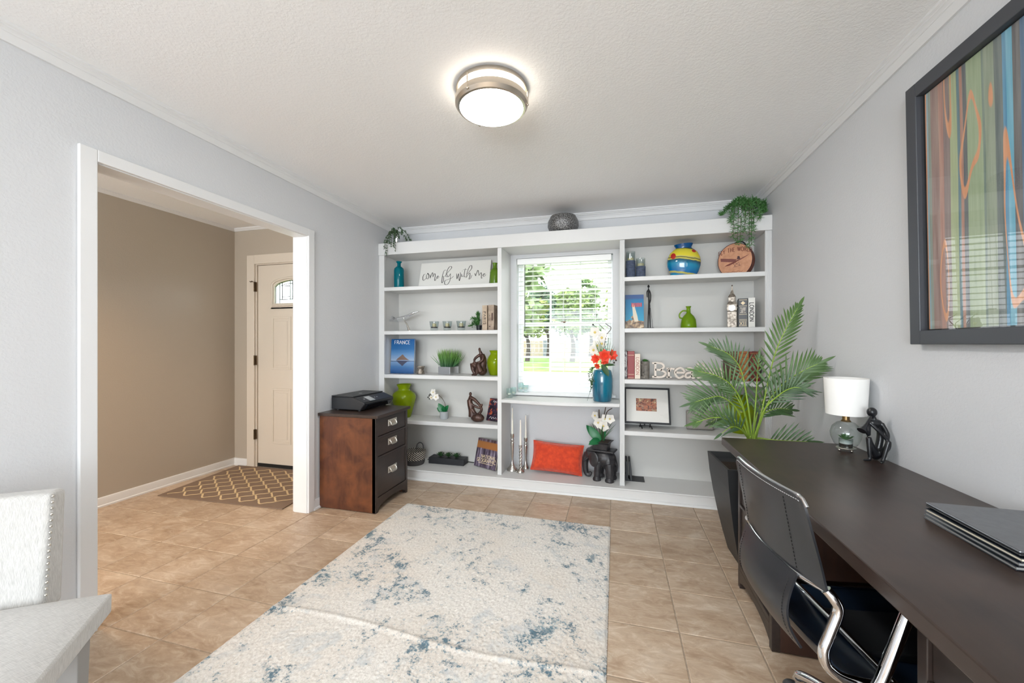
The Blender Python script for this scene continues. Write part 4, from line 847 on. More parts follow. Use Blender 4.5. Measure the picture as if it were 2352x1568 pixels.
def upright(name, label, cat, x, y, z, th, dep, h, mat, rz=0.0, group=None, edge='page_cream'):
    # a book standing upright, spine towards -Y
    o = thing(name, label, cat, (x, y, z), rz, group)
    mm = M(); mm.box(-th/2, 0, 0, th/2, 0.004, h); mm.obj('spine', mat, o, bevel=0.002)
    rbox(-th/2, 0.004, 0, -th/2+0.003, dep, h).obj('cover', mat, o); rbox(th/2-0.003, 0.004, 0, th/2, dep, h).obj('cover', mat, o)
    rbox(-th/2+0.003, 0.004, 0.004, th/2-0.003, dep-0.004, h-0.004).obj('pages', edge, o); return o
face = lambda o_=0.0006: (lambda x, y, l: (x, -o_-l, y))
def down(cx, z0): # lettering that reads downwards along a spine
    return lambda x, y, l: (cx+y, -0.0006-l, z0-x)
# ---------------------------------------------------------------- left bay, top shelf
Z1, Z2, Z3, Z4, Z0 = SL[0]+0.0005, SL[1]+0.0005, SL[2]+0.0005, SL[3]+0.0005, 0.0955
def lathe_thing(name, label, cat, loc, prof, mat, n=28, group=None, sy=1.0):
    o = M().lathe(prof, n, sy=sy).obj(name, mat, smooth=40); o.location = loc; return tag(o, label, cat, group)
lathe_thing('glass_bottle', 'teal glass bottle with a flared lip on the upper left shelf', 'bottle', (-2.074, 3.47, Z1), [(0, 0), (0.046, 0), (0.049, 0.008), (0.049, 0.175), (0.045, 0.195), (0.030, 0.210), (0.018, 0.218), (0.017, 0.246), (0.028, 0.258), (0.028, 0.264), (0.020, 0.264), (0.013, 0.250), (0.013, 0.222), (0.041, 0.190), (0.044, 0.175), (0.044, 0.012), (0, 0.012)], 'teal_glass')
sg = thing('wall_sign', 'white lettered sign reading come fly with me on a shelf', 'sign', (-1.530, 3.53, Z1+0.0045)); sg.rotation_euler = (-0.27, 0, 0)
SWB, SWT, SH = 0.726, 0.760, 0.268
rbox(-0.368, 0, 0, 0.372, 0.014, SH).obj('board', 'sign_white', sg, bevel=0.002)
def sgn(x, y):
    ty = 195+(95-195)*(x-350)/1750; by = 712+(640-712)*(x-300)/1720; v = (y-ty)/(by-ty); xl = 350-50*v; xr = 2100-80*v
    return ((x-xl)/(xr-xl)-0.5)*0.735, (1-v)*SH
LET = [[(470,420),(430,430),(408,490),(420,550),(450,545),(490,505)], [(530,405),(500,450),(505,510),(540,520),(560,470),(545,410),(520,402),(560,440),(600,440)], [(595,430),(600,510)], [(600,500),(640,400),(660,400),(665,480)], [(665,480),(700,410),(722,430),(715,545),(735,545),(760,500)], [(775,490),(805,465),(790,455),(768,485),(785,510),(830,470)],
 [(1000,340),(960,330),(920,400),(900,500),(890,580),(905,600),(930,560),(935,480),(910,470),(960,460),(990,445)], [(990,450),(1040,380),(1130,290),(1130,255),(1090,255),(1040,310),(1000,420),(1000,470),(1030,470)], [(1035,420),(1040,470),(1070,460),(1105,410)], [(1110,400),(1105,520),(1060,610),(1000,640),(965,610),(975,555),(1040,530),(1130,500),(1185,455)],
 [(1262,400),(1270,520)], [(1275,510),(1310,400)], [(1312,400),(1325,545),(1342,520),(1362,410),(1342,375)], [(1385,410),(1390,465),(1420,450)], [(1402,345),(1404,352)], [(1475,290),(1450,400),(1445,470),(1480,460)], [(1415,320),(1530,310)], [(1490,490),(1530,350),(1590,240),(1630,230),(1630,290),(1570,360),(1500,420)], [(1500,480),(1560,400),(1590,390),(1585,460),(1560,515),(1600,500),(1635,430)],
 [(1705,390),(1725,450)], [(1725,450),(1770,340),(1790,340),(1805,440)], [(1805,440),(1850,380),(1865,400),(1860,495),(1890,480)], [(1900,440),(1945,410),(1930,395),(1900,430),(1920,460),(1975,420)]]
mm = M()
for st_ in LET:
    p = [sgn(*q) for q in st_]; q = [(a.x, a.y) for a in cat_rom([(a, b, 0) for a, b in p], 6)]; n_ = len(q)
    ws = []
    for i in range(n_):
        a, b = q[max(0, i-1)], q[min(n_-1, i+1)]; dn = abs(b[1]-a[1])/max(1e-6, math.hypot(b[0]-a[0], b[1]-a[1])); ws.append(0.0022+0.0044*dn*math.sin(PI*(0.12+0.76*i/max(1, n_-1))))
    stroke(mm, q, ws, face())
mm.obj('script_lettering', 'ink_black', sg)
lathe_thing('glass_bottle', 'olive green glass bottle at the end of the upper left shelf', 'bottle', (-1.105, 3.55, Z1), [(0, 0), (0.046, 0), (0.049, 0.008), (0.047, 0.125), (0.040, 0.148), (0.024, 0.160), (0.019, 0.170), (0.019, 0.200), (0.024, 0.212), (0.024, 0.216), (0.016, 0.214), (0.015, 0.165), (0.042, 0.122), (0.044, 0.012), (0, 0.012)], 'green_glass')
# ---------------------------------------------------------------- second shelf: aeroplane, cups, sprig, books
ap = thing('model_airplane', 'polished silver delta-wing model airplane on a curved stand', 'model airplane', (-1.995, 3.48, Z2))
mm = M(); mm.tube(cat_rom([(-0.190, 0, 0.112), (-0.10, 0, 0.126), (0.0, 0, 0.148), (0.06, 0, 0.172), (0.095, 0, 0.183), (0.139, 0, 0.193)], 6), [0.003+0.009*math.sin(PI*min(1, 0.1+i/30))**0.8 for i in range(31)], 10); mm.obj('fuselage', 'chrome', ap, smooth=60)
mm = M(); mm.prism([(-0.150, -0.075), (-0.060, -0.085), (0.06, -0.012), (0.06, 0.012), (-0.060, 0.085), (-0.150, 0.075)], 'z', -0.002, 0.002); mm.xf(Matrix.Translation((0, 0, 0.133)) @ Matrix.Rotation(-0.245, 4, 'Y')); mm.obj('delta_wing', 'chrome', ap, bevel=0.001)
mm = M(); mm.prism([(-0.168, 0.118), (-0.120, 0.130), (-0.160, 0.152), (-0.170, 0.152)], 'y', -0.002, 0.002); mm.obj('tail_fin', 'chrome', ap)
for x, z in ((-0.055, 0.122), (0.0, 0.138)): M().ball((x, -0.02, z), (0.012, 0.006, 0.005), 8, 6).obj('engine', 'chrome', ap, smooth=60)
mm = M(); mm.tube(cat_rom([(-0.035, 0, 0.130), (-0.022, 0, 0.098), (0.000, 0, 0.070), (0.018, 0, 0.030), (0.026, 0, 0.004)], 6), [0.005+0.010*(i/24)**2 for i in range(25)], 10); mm.obj('stand', 'silver', ap, smooth=60)
M().lathe([(0, 0), (0.034, 0), (0.034, 0.004), (0, 0.005)], 20, (0.030, 0, 0), sy=0.7).obj('stand_foot', 'silver', ap, smooth=40)
CUP = [(0, 0), (0.034, 0), (0.036, 0.004), (0.038, 0.03), (0.047, 0.090), (0.045, 0.090), (0.036, 0.032), (0.032, 0.026), (0, 0.024)]
for i, (x, lb) in enumerate(((-1.683, 'clear glass votive holder nearest the model airplane'), (-1.547, 'clear glass votive holder in the middle of its row of three'), (-1.406, 'clear glass votive holder beside the leafy sprig'))):
    c = thing('votive_holder', lb, 'candle holder', (x, 3.45, Z2), group='glass votives on the left shelf')
    M().lathe(CUP, 24).obj('glass_cup', 'cup_glass', c, smooth=40); M().lathe([(0, 0), (0.030, 0), (0.031, 0.010), (0.0, 0.011)], 16, (0, 0, 0.027)).obj('dark_pebbles', 'ink_black', c, smooth=40)
    M().lathe([(0, 0), (0.019, 0), (0.019, 0.030), (0, 0.031)], 16, (0, 0, 0.038)).obj('votive_candle', 'amber_wax', c, smooth=40)
fs = thing('leafy_sprig', 'bushy artificial green sprig leaning on the book pair', 'plant', (-1.248, 3.505, Z2))
M().lathe([(0, 0), (0.022, 0), (0.028, 0.05), (0.024, 0.05), (0, 0.045)], 16).obj('pot', 'matte_black', fs, smooth=40)
rnd = random.Random(21); mm = M()
for i in range(16):
    a = rnd.uniform(PI*0.55, PI*1.5); R_ = rnd.uniform(0.02, 0.095); hgt_ = rnd.uniform(0.05, 0.205)*(1.0-0.4*R_/0.1); tip = Vector((math.cos(a)*R_-0.005+0.035*(hgt_/0.2), math.sin(a)*R_*0.6, hgt_)); pts = cat_rom([(0, 0, 0.045), (tip.x*0.4, tip.y*0.4, hgt_*0.7+0.03), tip], 6)
    mm.tube(pts, 0.0012, 4)
    for p in pts[3:]:
        for _ in range(5): mm.leaf(p, (-abs(rnd.gauss(0, 1)) if p.x > -0.01 else rnd.gauss(0, 1), rnd.gauss(0, 0.7)-0.3, rnd.gauss(0.1, 0.8) if p.z > 0.07 else rnd.uniform(0, 1)), (rnd.gauss(0, 1), rnd.gauss(0, 1), 0.3), rnd.uniform(0.018, 0.036), 0.0055, 0.12, 3)
for _ in range(90):
    p = Vector((rnd.uniform(-0.080, 0.02), rnd.uniform(-0.07, 0.03), rnd.uniform(0.02, 0.10))); mm.leaf(p, (rnd.gauss(-0.3, 1), rnd.gauss(0, 0.7), rnd.uniform(0.0, 0.7)), (0, 0, 1), rnd.uniform(0.02, 0.04), 0.005, 0.3, 3)
mm.obj('foliage', 'leaf_green', fs)
grainy('book_tan', (168, 148, 128), (196, 178, 156), 25, 0.7); grainy('book_map', (128, 110, 98), (188, 170, 150), 14, 0.7, detail=7)
b = upright('book', 'tan book with PARIS down its spine next to the green sprig', 'book', -1.172, 3.445, Z2, 0.047, 0.17, 0.231, 'book_tan', group='books on the left bay shelves')
mm = M(); write(mm, 'PARIS', 0.022, down(-0.011, 0.115), 0.17, 0.09, 0.42, 1.2); mm.obj('spine_lettering', 'ink_black', b)
b = upright('book', 'map-patterned book beside the tan PARIS one', 'book', -1.112, 3.450, Z2, 0.056, 0.16, 0.234, 'book_map', rz=-0.03, group='books on the left bay shelves')
mm = M()
for z0, z1, x0, x1 in ((0.09, 0.16, 0.006, 0.018), (0.03, 0.04, -0.018, -0.006), (0.13, 0.138, -0.016, -0.01)): mm.box(x0, -0.0008, z0, x1, 0, z1)
mm.obj('spine_print', 'bronze', b)
# ---------------------------------------------------------------- third shelf
t = NT('cover_france'); v = t.coord('Object'); z_ = t.sep(v)[2]; nz = t.noise(t.mapping(v, (6, 1, 40)), 1.0, 4); zz = t.math('MULTIPLY_ADD', nz, 0.06, t.math('MULTIPLY', z_, 2.85))
t.color(t.ramp(zz, [(0.0, lin((28, 66, 116))), (0.20, lin((66, 110, 160))), (0.36, lin((120, 152, 190))), (0.375, lin((40, 60, 84))), (0.39, lin((150, 170, 196))), (0.58, lin((96, 140, 186))), (0.72, lin((44, 104, 160))), (1.0, lin((16, 84, 146)))])); t.set(rough=0.25)
b = slab('book', 'blue book titled FRANCE propped on the left shelf', 'book', -2.046, 3.475, Z3, 0.262, 0.342, 0.022, 0.06, -0.03, 'cover_france', group='books on the left bay shelves')
mm = M(); write(mm, 'FRANCE', 0.034, lambda x, y, l: (x-0.006, -0.0006-l, y+0.292), 0.14, 0.08, 0.16); mm.obj('title_lettering', 'white_print', b)
plain('rock_brown', (120, 96, 84), 0.6); plain('rock_dim', (66, 70, 92), 0.4)
mm = M(); pts = [(-0.070, 0.132), (-0.050, 0.150), (-0.030, 0.165), (-0.012, 0.178), (0.0, 0.190), (0.012, 0.182), (0.025, 0.166), (0.050, 0.148), (0.078, 0.134)]
mm.add([(x, -0.0006, z) for x, z in pts], [tuple(range(len(pts)))]); mm.obj('cover_island', 'rock_brown', b)
mm = M(); mm.add([(x, -0.0006, 0.128-(z-0.132)*0.95) for x, z in pts], [tuple(range(len(pts)))[::-1]]); mm.obj('cover_reflection', 'rock_dim', b)
lathe_thing('silver_cup', 'small hammered silver cup beside the blue book', 'cup', (-1.855, 3.50, Z3), [(0, 0), (0.040, 0), (0.043, 0.006), (0.036, 0.022), (0.032, 0.045), (0.035, 0.058), (0.042, 0.068), (0.042, 0.076), (0.037, 0.076), (0.029, 0.05), (0, 0.02)], 'aged_silver')
gp = thing('grass_planter', 'square mirror-silver planter of upright green grass on a shelf', 'plant', (-1.565, 3.515, Z3), -0.24)
mm = M(); a = 0.070
mm.box(-a, -a, 0, a, -a+0.004, 0.076); mm.box(-a, a-0.004, 0, a, a, 0.076); mm.box(-a, -a+0.004, 0, -a+0.004, a-0.004, 0.076); mm.box(a-0.004, -a+0.004, 0, a, a-0.004, 0.076); mm.box(-a+0.004, -a+0.004, 0, a-0.004, a-0.004, 0.06)
mm.obj('planter', 'chrome', gp, bevel=0.001)
rnd = random.Random(8); mm = M()
for i in range(330):
    p = Vector((rnd.uniform(-0.06, 0.06), rnd.uniform(-0.06, 0.06), 0.06)); d = Vector((p.x*rnd.uniform(2, 9), p.y*rnd.uniform(1, 5), 1.0)); mm.leaf(p, d, (rnd.gauss(0, 1), -1, 0), rnd.uniform(0.12, 0.20), rnd.uniform(0.004, 0.008), rnd.uniform(0, 0.2), 4, 0, 0.2)
for sgx, L_, zt in ((-1, 0.2, 0.6), (-1, 0.185, 0.8), (1, 0.20, 0.55), (1, 0.19, 0.8), (1, 0.18, 0.65)): mm.leaf((sgx*0.05, -0.02, 0.06), (sgx*0.8, -0.1, zt), (0, -1, 0), L_, 0.006, 0.05, 4)
t = NT('grass_blades'); v = t.coord('Object'); t.color(t.ramp(t.sep(v)[2], [(0.06, lin((38, 78, 62))), (0.16, lin((78, 128, 48))), (0.26, lin((120, 156, 70)))])); t.set(rough=0.5)
tag(mm.obj('grass', 'grass_blades', gp), kind='stuff')
# seated bronze figure: knees up, arms folded round
sb = thing('seated_figure_sculpture', 'bronze sculpture of a seated figure resting folded arms on its knees', 'sculpture', (-1.240, 3.462, Z3))
mm = M(); T = lambda pts, r, n=10: mm.tube(cat_rom(pts, 5), [r[0]+(r[1]-r[0])*i/((len(pts)-1)*5) for i in range((len(pts)-1)*5+1)], n)
T([(0.025, 0.01, 0.03), (0.040, 0.015, 0.09), (0.044, 0.015, 0.15), (0.030, 0.01, 0.195)], (0.040, 0.026)); mm.ball((0.035, 0.01, 0.045), (0.048, 0.042, 0.045)); T([(0.030, 0.01, 0.19), (0.018, 0.004, 0.222), (0.014, 0.0, 0.232)], (0.018, 0.009)); mm.ball((0.012, 0, 0.243), (0.012, 0.012, 0.017))
T([(0.030, -0.01, 0.04), (-0.02, -0.02, 0.085), (-0.052, -0.02, 0.112)], (0.030, 0.020)); T([(-0.054, -0.02, 0.115), (-0.048, -0.02, 0.06), (-0.026, -0.024, 0.018)], (0.021, 0.014)); T([(-0.026, -0.026, 0.012), (-0.055, -0.03, 0.006)], (0.012, 0.007))
T([(0.035, -0.03, 0.035), (0.015, -0.035, 0.09), (0.012, -0.03, 0.110)], (0.030, 0.018)); T([(0.012, -0.032, 0.105), (0.0, -0.036, 0.05), (0.0, -0.036, 0.014)], (0.020, 0.014)); T([(-0.002, -0.036, 0.010), (-0.030, -0.040, 0.006)], (0.010, 0.007))
T([(0.022, -0.01, 0.195), (-0.018, -0.02, 0.165), (-0.034, -0.02, 0.140)], (0.015, 0.011)); T([(-0.034, -0.02, 0.140), (-0.020, -0.024, 0.118), (0.015, -0.024, 0.118)], (0.011, 0.008)); T([(0.045, 0.0, 0.19), (0.05, -0.02, 0.15), (0.02, -0.03, 0.125), (-0.01, -0.028, 0.120)], (0.016, 0.009))
mm.v = [(x, y, max(0.0, z)) for x, y, z in mm.v]; blob(mm, 'body', 'bronze', sb, 0.0035, 3)
VS = [(0, 0), (0.048, 0), (0.055, 0.006), (0.074, 0.07), (0.082, 0.115), (0.078, 0.150), (0.060, 0.182), (0.047, 0.198), (0.047, 0.210), (0.058, 0.232), (0.054, 0.233), (0.042, 0.208), (0.055, 0.180), (0.073, 0.148), (0.077, 0.112), (0.07, 0.07), (0.050, 0.012), (0, 0.01)]
lathe_thing('lime_vase', 'lime green glass vase tucked behind the bronze seated figure', 'vase', (-1.103, 3.555, Z3), VS, 'lime_glass')
# ---------------------------------------------------------------- fourth shelf
lathe_thing('lime_vase', 'large lime green glass vase rising behind the filing cabinet', 'vase', (-2.045, 3.515, Z4), [(0, 0), (0.062, 0), (0.070, 0.008), (0.092, 0.09), (0.114, 0.170), (0.119, 0.205), (0.106, 0.238), (0.078, 0.258), (0.060, 0.270), (0.056, 0.284), (0.062, 0.304), (0.074, 0.327), (0.069, 0.328), (0.051, 0.285), (0.072, 0.254), (0.100, 0.234), (0.112, 0.204), (0.085, 0.09), (0.062, 0.014), (0, 0.012)], 'lime_glass', 36)
mo = thing('mini_orchid', 'mini white orchid in a grey glass pot on a left shelf', 'plant', (-1.618, 3.53, Z4))
M().lathe([(0, 0), (0.036, 0), (0.040, 0.006), (0.041, 0.072), (0.037, 0.072), (0.036, 0.05), (0, 0.05)], 24).obj('pot', 'grey_screen', mo, smooth=40); M().lathe([(0, 0.064), (0.036, 0.064), (0, 0.068)], 16).obj('soil', 'potting_soil', mo)
for d, L_, w_, be in (((-0.55, -0.3, 0.85), 0.10, 0.062, 0.25), ((-1, -0.2, 0.55), 0.085, 0.05, 0.3), ((0.55, -0.2, 0.8), 0.085, 0.045, 0.15), ((0.1, -0.6, 0.9), 0.07, 0.05, 0.2)):
    M().leaf((0, 0, 0.066), d, (0, -1, 0.3), L_, w_, be, 8, 0, 0.15).obj('leaf', 'leaf_deep', mo, smooth=60)
M().tube(cat_rom([(0.008, 0, 0.066), (0.012, 0, 0.14), (-0.02, -0.005, 0.20), (-0.06, -0.01, 0.232), (-0.10, -0.012, 0.24), (-0.14, -0.012, 0.225), (-0.165, -0.012, 0.20)], 6), 0.0022, 6).obj('flower_stem', 'twig_brown', mo, smooth=60)
for c, n_, r_ in (((-0.075, -0.02, 0.212), (0.1, -1, 0.1), 0.036), ((-0.105, -0.02, 0.258), (-0.2, -1, 0.2), 0.036), ((-0.125, -0.02, 0.205), (-0.3, -1, -0.1), 0.024)):
    mm = M(); bloom(mm, c, n_, r_, 5, 0.95); mm.obj('bloom', 'petal_white', mo, smooth=60); M().ball((c[0], c[1]-0.006, c[2]), 0.006, 8, 6).obj('bloom_centre', 'petal_yellow', mo)
for c in ((-0.152, -0.014, 0.225), (-0.165, -0.014, 0.205), (-0.150, -0.014, 0.192), (-0.142, -0.014, 0.236)): M().ball(c, (0.006, 0.006, 0.008), 8, 6).obj('bud', 'bud_dark', mo, smooth=60)
ms = thing('embrace_sculpture', 'bronze sculpture of a curved figure lifting a small child', 'sculpture', (-1.275, 3.475, Z4))
mm = M(); T = lambda pts, r, n=10: mm.tube(cat_rom(pts, 5), [r[0]+(r[1]-r[0])*i/((len(pts)-1)*5) for i in range((len(pts)-1)*5+1)], n)
mm.ball((0.020, 0, 0.040), (0.066, 0.045, 0.042)); mm.ball((0.045, 0, 0.035), (0.045, 0.04, 0.034)); T([(-0.030, 0, 0.045), (-0.034, 0, 0.10), (-0.050, 0, 0.16), (-0.058, 0, 0.205)], (0.036, 0.024)); T([(-0.056, 0, 0.20), (-0.050, 0, 0.240)], (0.020, 0.010)); mm.ball((-0.048, 0, 0.258), (0.014, 0.014, 0.019))
T([(-0.045, 0, 0.222), (-0.005, -0.004, 0.205), (0.040, -0.006, 0.165), (0.056, -0.006, 0.140)], (0.020, 0.010)); T([(-0.055, 0, 0.18), (-0.02, -0.01, 0.155), (0.045, -0.008, 0.128)], (0.019, 0.009)); T([(0.052, 0, 0.145), (0.062, 0, 0.11), (0.040, 0, 0.078), (0.012, 0, 0.062)], (0.014, 0.012)); mm.ball((0.066, 0, 0.158), (0.011, 0.011, 0.013)); T([(-0.03, -0.01, 0.12), (-0.005, -0.01, 0.085), (0.01, 0, 0.06)], (0.022, 0.016))
mm.v = [(x, y, max(0.0, z)) for x, y, z in mm.v]; blob(mm, 'body', 'bronze', ms, 0.0035, 3)
t = NT('cover_embers'); v = t.coord('Object'); f = t.noise(v, 22, 4, 0.6, 0.5); t.color(t.ramp(f, [(0.42, lin((28, 24, 30))), (0.55, lin((60, 44, 66))), (0.62, lin((168, 70, 40))), (0.72, lin((238, 170, 96)))])); t.set(rough=0.3)
b = slab('book', 'dark paperback with fiery orange cover art propped on a left shelf', 'book', -1.122, 3.520, Z4, 0.150, 0.212, 0.016, 0.30, -0.36, 'cover_embers', group='books on the left bay shelves')
mm = M()
for z0, sx_ in ((0.175, 0.030), (0.022, 0.042)):
    stroke(mm, [(q.x, q.y) for q in cat_rom([(-sx_, z0, 0), (-sx_*0.6, z0+0.016, 0), (-sx_*0.3, z0-0.004, 0), (0, z0+0.014, 0), (sx_*0.4, z0, 0), (sx_*0.7, z0+0.012, 0), (sx_, z0+0.002, 0)], 5)], 0.0028, face())
mm.obj('script_print', 'white_print', b)
# ---------------------------------------------------------------- bottom of the left bay
t = NT('wicker_two_tone'); v = t.coord('Object'); s_ = t.sep(v); ang = t.math('ARCTAN2', s_[1], s_[0]); wv = t.math('SINE', t.math('MULTIPLY_ADD', ang, 26, t.math('MULTIPLY', s_[2], 330))); t.color(t.ramp(wv, [(0.45, lin((58, 54, 52))), (0.55, lin((226, 218, 206)))])); t.set(rough=0.8); t.bump(wv, 0.6, 0.004)
plain('wicker_dark', (70, 68, 68), 0.85)
wb = thing('wicker_basket', 'small round black and white wicker basket with a dark looped handle', 'basket', (-1.905, 3.475, Z0))
M().lathe([(0, 0), (0.088, 0), (0.096, 0.02), (0.100, 0.05)], 32).obj('dark_band', 'wicker_dark', wb, smooth=60)
mm = M()
for k_ in range(5): mm.lathe([(0.098+0.001*k_, 0.05+0.016*k_), (0.106, 0.056+0.016*k_), (0.106, 0.060+0.016*k_), (0.099+0.001*k_, 0.066+0.016*k_)], 40, cap=False)
mm.lathe([(0.100, 0.13), (0.092, 0.128), (0.090, 0.06), (0.085, 0.02), (0, 0.02)], 40, cap=False); mm.obj('woven_body', 'wicker_two_tone', wb, smooth=60)
M().tube(cat_rom([(-0.03, 0.085, 0.12), (-0.02, 0.09, 0.165), (0.01, 0.09, 0.185), (0.04, 0.088, 0.17), (0.055, 0.08, 0.12)], 6), 0.005, 8).obj('handle', 'wicker_dark', wb, smooth=60)
sp_ = thing('succulent_planter', 'low black rectangular planter with three green succulents', 'plant', (-1.593, 3.575, Z0))
rbox(-0.184, -0.058, 0, 0.184, 0.058, 0.060).obj('planter', 'matte_black', sp_, bevel=0.002)
rnd = random.Random(4)
for x in (-0.085, 0.0, 0.085):
    mm = M()
    for i in range(22):
        a = i*2.4; el = 0.25+1.0*(i/22); d = Vector((math.cos(a)*math.cos(el), math.sin(a)*math.cos(el), math.sin(el))); mm.leaf((x, 0, 0.060), d, (0, 0, 1), 0.058-0.018*(i/22), 0.017, -0.25, 4, 0, 0.5)
    mm.obj('succulent', 'leaf_dark', sp_, smooth=60)
o = M().tube(cat_rom([(-1.84, 3.62, 0.100), (-1.80, 3.642, 0.101), (-1.70, 3.645, 0.100), (-1.55, 3.648, 0.100), (-1.42, 3.645, 0.100), (-1.36, 3.635, 0.101), (-1.30, 3.640, 0.100), (-1.22, 3.650, 0.100)], 8), 0.0042, 8).obj('power_cable', 'ink_black', smooth=60); tag(o, 'black cable lying behind the low succulent planter', 'cable')
t = NT('cover_columns'); v = t.coord('Object'); s_ = t.sep(v); f = t.noise(t.mapping(v, (34, 1, 5)), 1.0, 4); c = t.ramp(f, [(0.35, lin((44, 38, 44))), (0.5, lin((92, 80, 96))), (0.65, lin((150, 140, 158)))])
hi = t.ramp(t.math('MULTIPLY', s_[2], 3.7), [(0.62, (0, 0, 0, 1)), (0.66, (1, 1, 1, 1)), (0.86, (1, 1, 1, 1)), (0.90, (0.1, 0.1, 0.1, 1))]); t.color(t.mix(hi, c, lin((168, 112, 66)))); t.set(rough=0.25)
b = slab('book', 'photo book lettered NATIONAL GEOGRAPHIC leaning at the foot of the left bay', 'book', -1.195, 3.500, Z0+0.001, 0.272, 0.262, 0.020, 0.26, -0.42, 'cover_columns', group='books on the left bay shelves')
plain('gold_print', (226, 206, 170), 0.5)
mm = M(); write(mm, 'NATIONAL', 0.028, lambda x, y, l: (x+0.030, -0.0006-l, y+0.088), 0.15, 0.09, 0.12); write(mm, 'GEOGRAPHIC', 0.030, lambda x, y, l: (x+0.010, -0.0006-l, y+0.050), 0.15, 0.09, 0.12, 0.95); mm.obj('title_lettering', 'gold_print', b)
mm = M(); mm.box(-0.085, -0.0007, 0.036, 0.10, 0, 0.040); mm.obj('subtitle_rule', 'gold_print', b)
# ---------------------------------------------------------------- top of the bookcase
ZT = 2.2435
tp = thing('trailing_plant', 'trailing small-leaved plant in a silver cup on the bookcase by the doorway wall', 'plant', (-2.075, 3.43, ZT))
M().lathe([(0, 0), (0.026, 0), (0.030, 0.005), (0.032, 0.075), (0.028, 0.075), (0, 0.06)], 20).obj('silver_cup', 'chrome', tp, smooth=40)
rnd = random.Random(31); stems = []
for tip in ((-0.075, -0.07, -0.06), (-0.062, -0.075, -0.11), (-0.05, -0.08, -0.12), (-0.02, -0.08, -0.02), (0.0, -0.085, -0.05), (0.03, -0.09, -0.045), (0.045, -0.085, -0.085), (0.085, -0.04, 0.08), (0.12, -0.02, 0.012), (0.165, -0.02, 0.008), (0.06, -0.06, 0.03), (-0.04, -0.06, 0.06), (0.02, -0.075, 0.03), (-0.09, -0.03, 0.0)):
    top = Vector((tip[0]*0.35+rnd.uniform(-0.02, 0.02), tip[1]*0.3, rnd.uniform(0.115, 0.158))); stems.append(cat_rom([(0, 0, 0.07), top, (tip[0]*0.85, -0.088, 0.045), (tip[0], -0.098, tip[2])] if tip[2] < 0 else [(0, 0, 0.07), top, (tip[0]*0.85, tip[1]*0.9, tip[2]+0.05), (tip[0], tip[1], tip[2]+0.012)], 7))
mm = M(); ml = M()
for s_ in stems:
    mm.tube(s_, 0.0012, 4)
    for p in s_[4:]:
        for _ in range(3):
            q = Vector((rnd.gauss(0, 1), -abs(rnd.gauss(0, 0.7)) if p.z < 0.03 else rnd.gauss(0, 0.7), rnd.gauss(-0.2, 0.8)))
            if p.y > -0.085 and p.z < 0.025: q.z = abs(q.z)
            ml.leaf(p, q, (rnd.gauss(0, 1), -1, rnd.gauss(0, 1)), rnd.uniform(0.010, 0.018), 0.008, 0.05, 2)
mm.obj('stems', 'twig_brown', tp); ml.obj('leaves', 'leaf_dark', tp)
t = NT('beaded_silver'); v = t.coord('Object'); s_ = t.sep(v); vo = t.new('ShaderNodeTexVoronoi'); vo.inputs['Scale'].default_value = 150; t.link(v, vo.inputs['Vector']); t.color(t.ramp(vo.outputs['Distance'], [(0.1, lin((206, 206, 206))), (0.55, lin((92, 92, 92)))])); t.set(rough=0.35, metal=0.6); t.bump(vo.outputs['Distance'], 0.6, -0.004)
lathe_thing('beaded_bowl', 'grey beaded silver bowl on top of the bookcase above the window', 'bowl', (-0.452, 3.50, ZT), [(0, 0), (0.09, 0), (0.118, 0.02), (0.138, 0.07), (0.136, 0.11), (0.112, 0.158), (0.107, 0.157), (0.13, 0.11), (0.132, 0.07), (0.11, 0.02), (0, 0.01)], 'beaded_silver', 40)
fp = thing('trailing_fern', 'trailing feathery fern in a silver bowl on the bookcase by the right wall', 'plant', (1.005, 3.445, ZT))
M().lathe([(0, 0), (0.052, 0), (0.060, 0.006), (0.064, 0.10), (0.058, 0.10), (0.054, 0.02), (0, 0.02)], 24).obj('silver_pot', 'chrome', fp, smooth=40); M().lathe([(0, 0.088), (0.058, 0.088), (0, 0.092)], 16).obj('moss', 'leaf_dark', fp)
mm = M(); ml = M()
for tip in ((-0.21, -0.07, 0.004), (-0.16, -0.09, -0.04), (-0.14, -0.095, -0.16), (-0.11, -0.09, -0.22), (-0.09, -0.10, -0.20), (-0.06, -0.10, -0.12), (-0.03, -0.095, -0.24), (-0.015, -0.10, -0.22), (0.0, -0.10, -0.12), (0.04, -0.09, -0.03), (0.09, -0.06, 0.005), (0.115, -0.04, 0.02), (0.105, -0.06, 0.06), (-0.12, -0.05, 0.08), (-0.16, -0.04, 0.06), (0.06, -0.08, 0.03), (-0.06, -0.08, 0.05)):
    top = Vector((tip[0]*0.6, tip[1]*0.5, rnd.uniform(0.125, 0.165) if tip[0] < -0.05 else rnd.uniform(0.12, 0.15))); s_ = cat_rom([(0, 0, 0.09), top, (tip[0]*0.9, -0.118, 0.045), (tip[0], -0.128, tip[2])] if tip[2] < 0 else [(0, 0, 0.09), top, (tip[0]*0.9, tip[1], tip[2]+0.05), (tip[0], tip[1], tip[2]+0.02)], 8)
    mm.tube(s_, 0.0016, 4)
    for p in s_[5:]:
        for _ in range(7):
            q = Vector((rnd.gauss(0, 1), rnd.gauss(-0.2, 0.6), rnd.gauss(-0.25, 0.8)))
            if p.x+q.normalized().x*0.04 > 0.125: q.x = -abs(q.x)
            if p.z < 0.05: q.y = -abs(q.y)*0.6; q.z = q.z if p.y < -0.108 else abs(q.z)
            ml.leaf(p, q, (rnd.gauss(0, 1), -1, rnd.gauss(0, 1)), rnd.uniform(0.018, 0.042), 0.0045, 0.06, 3)
mm.obj('stems', 'twig_brown', fp); ml.obj('fronds', 'leaf_green', fp)
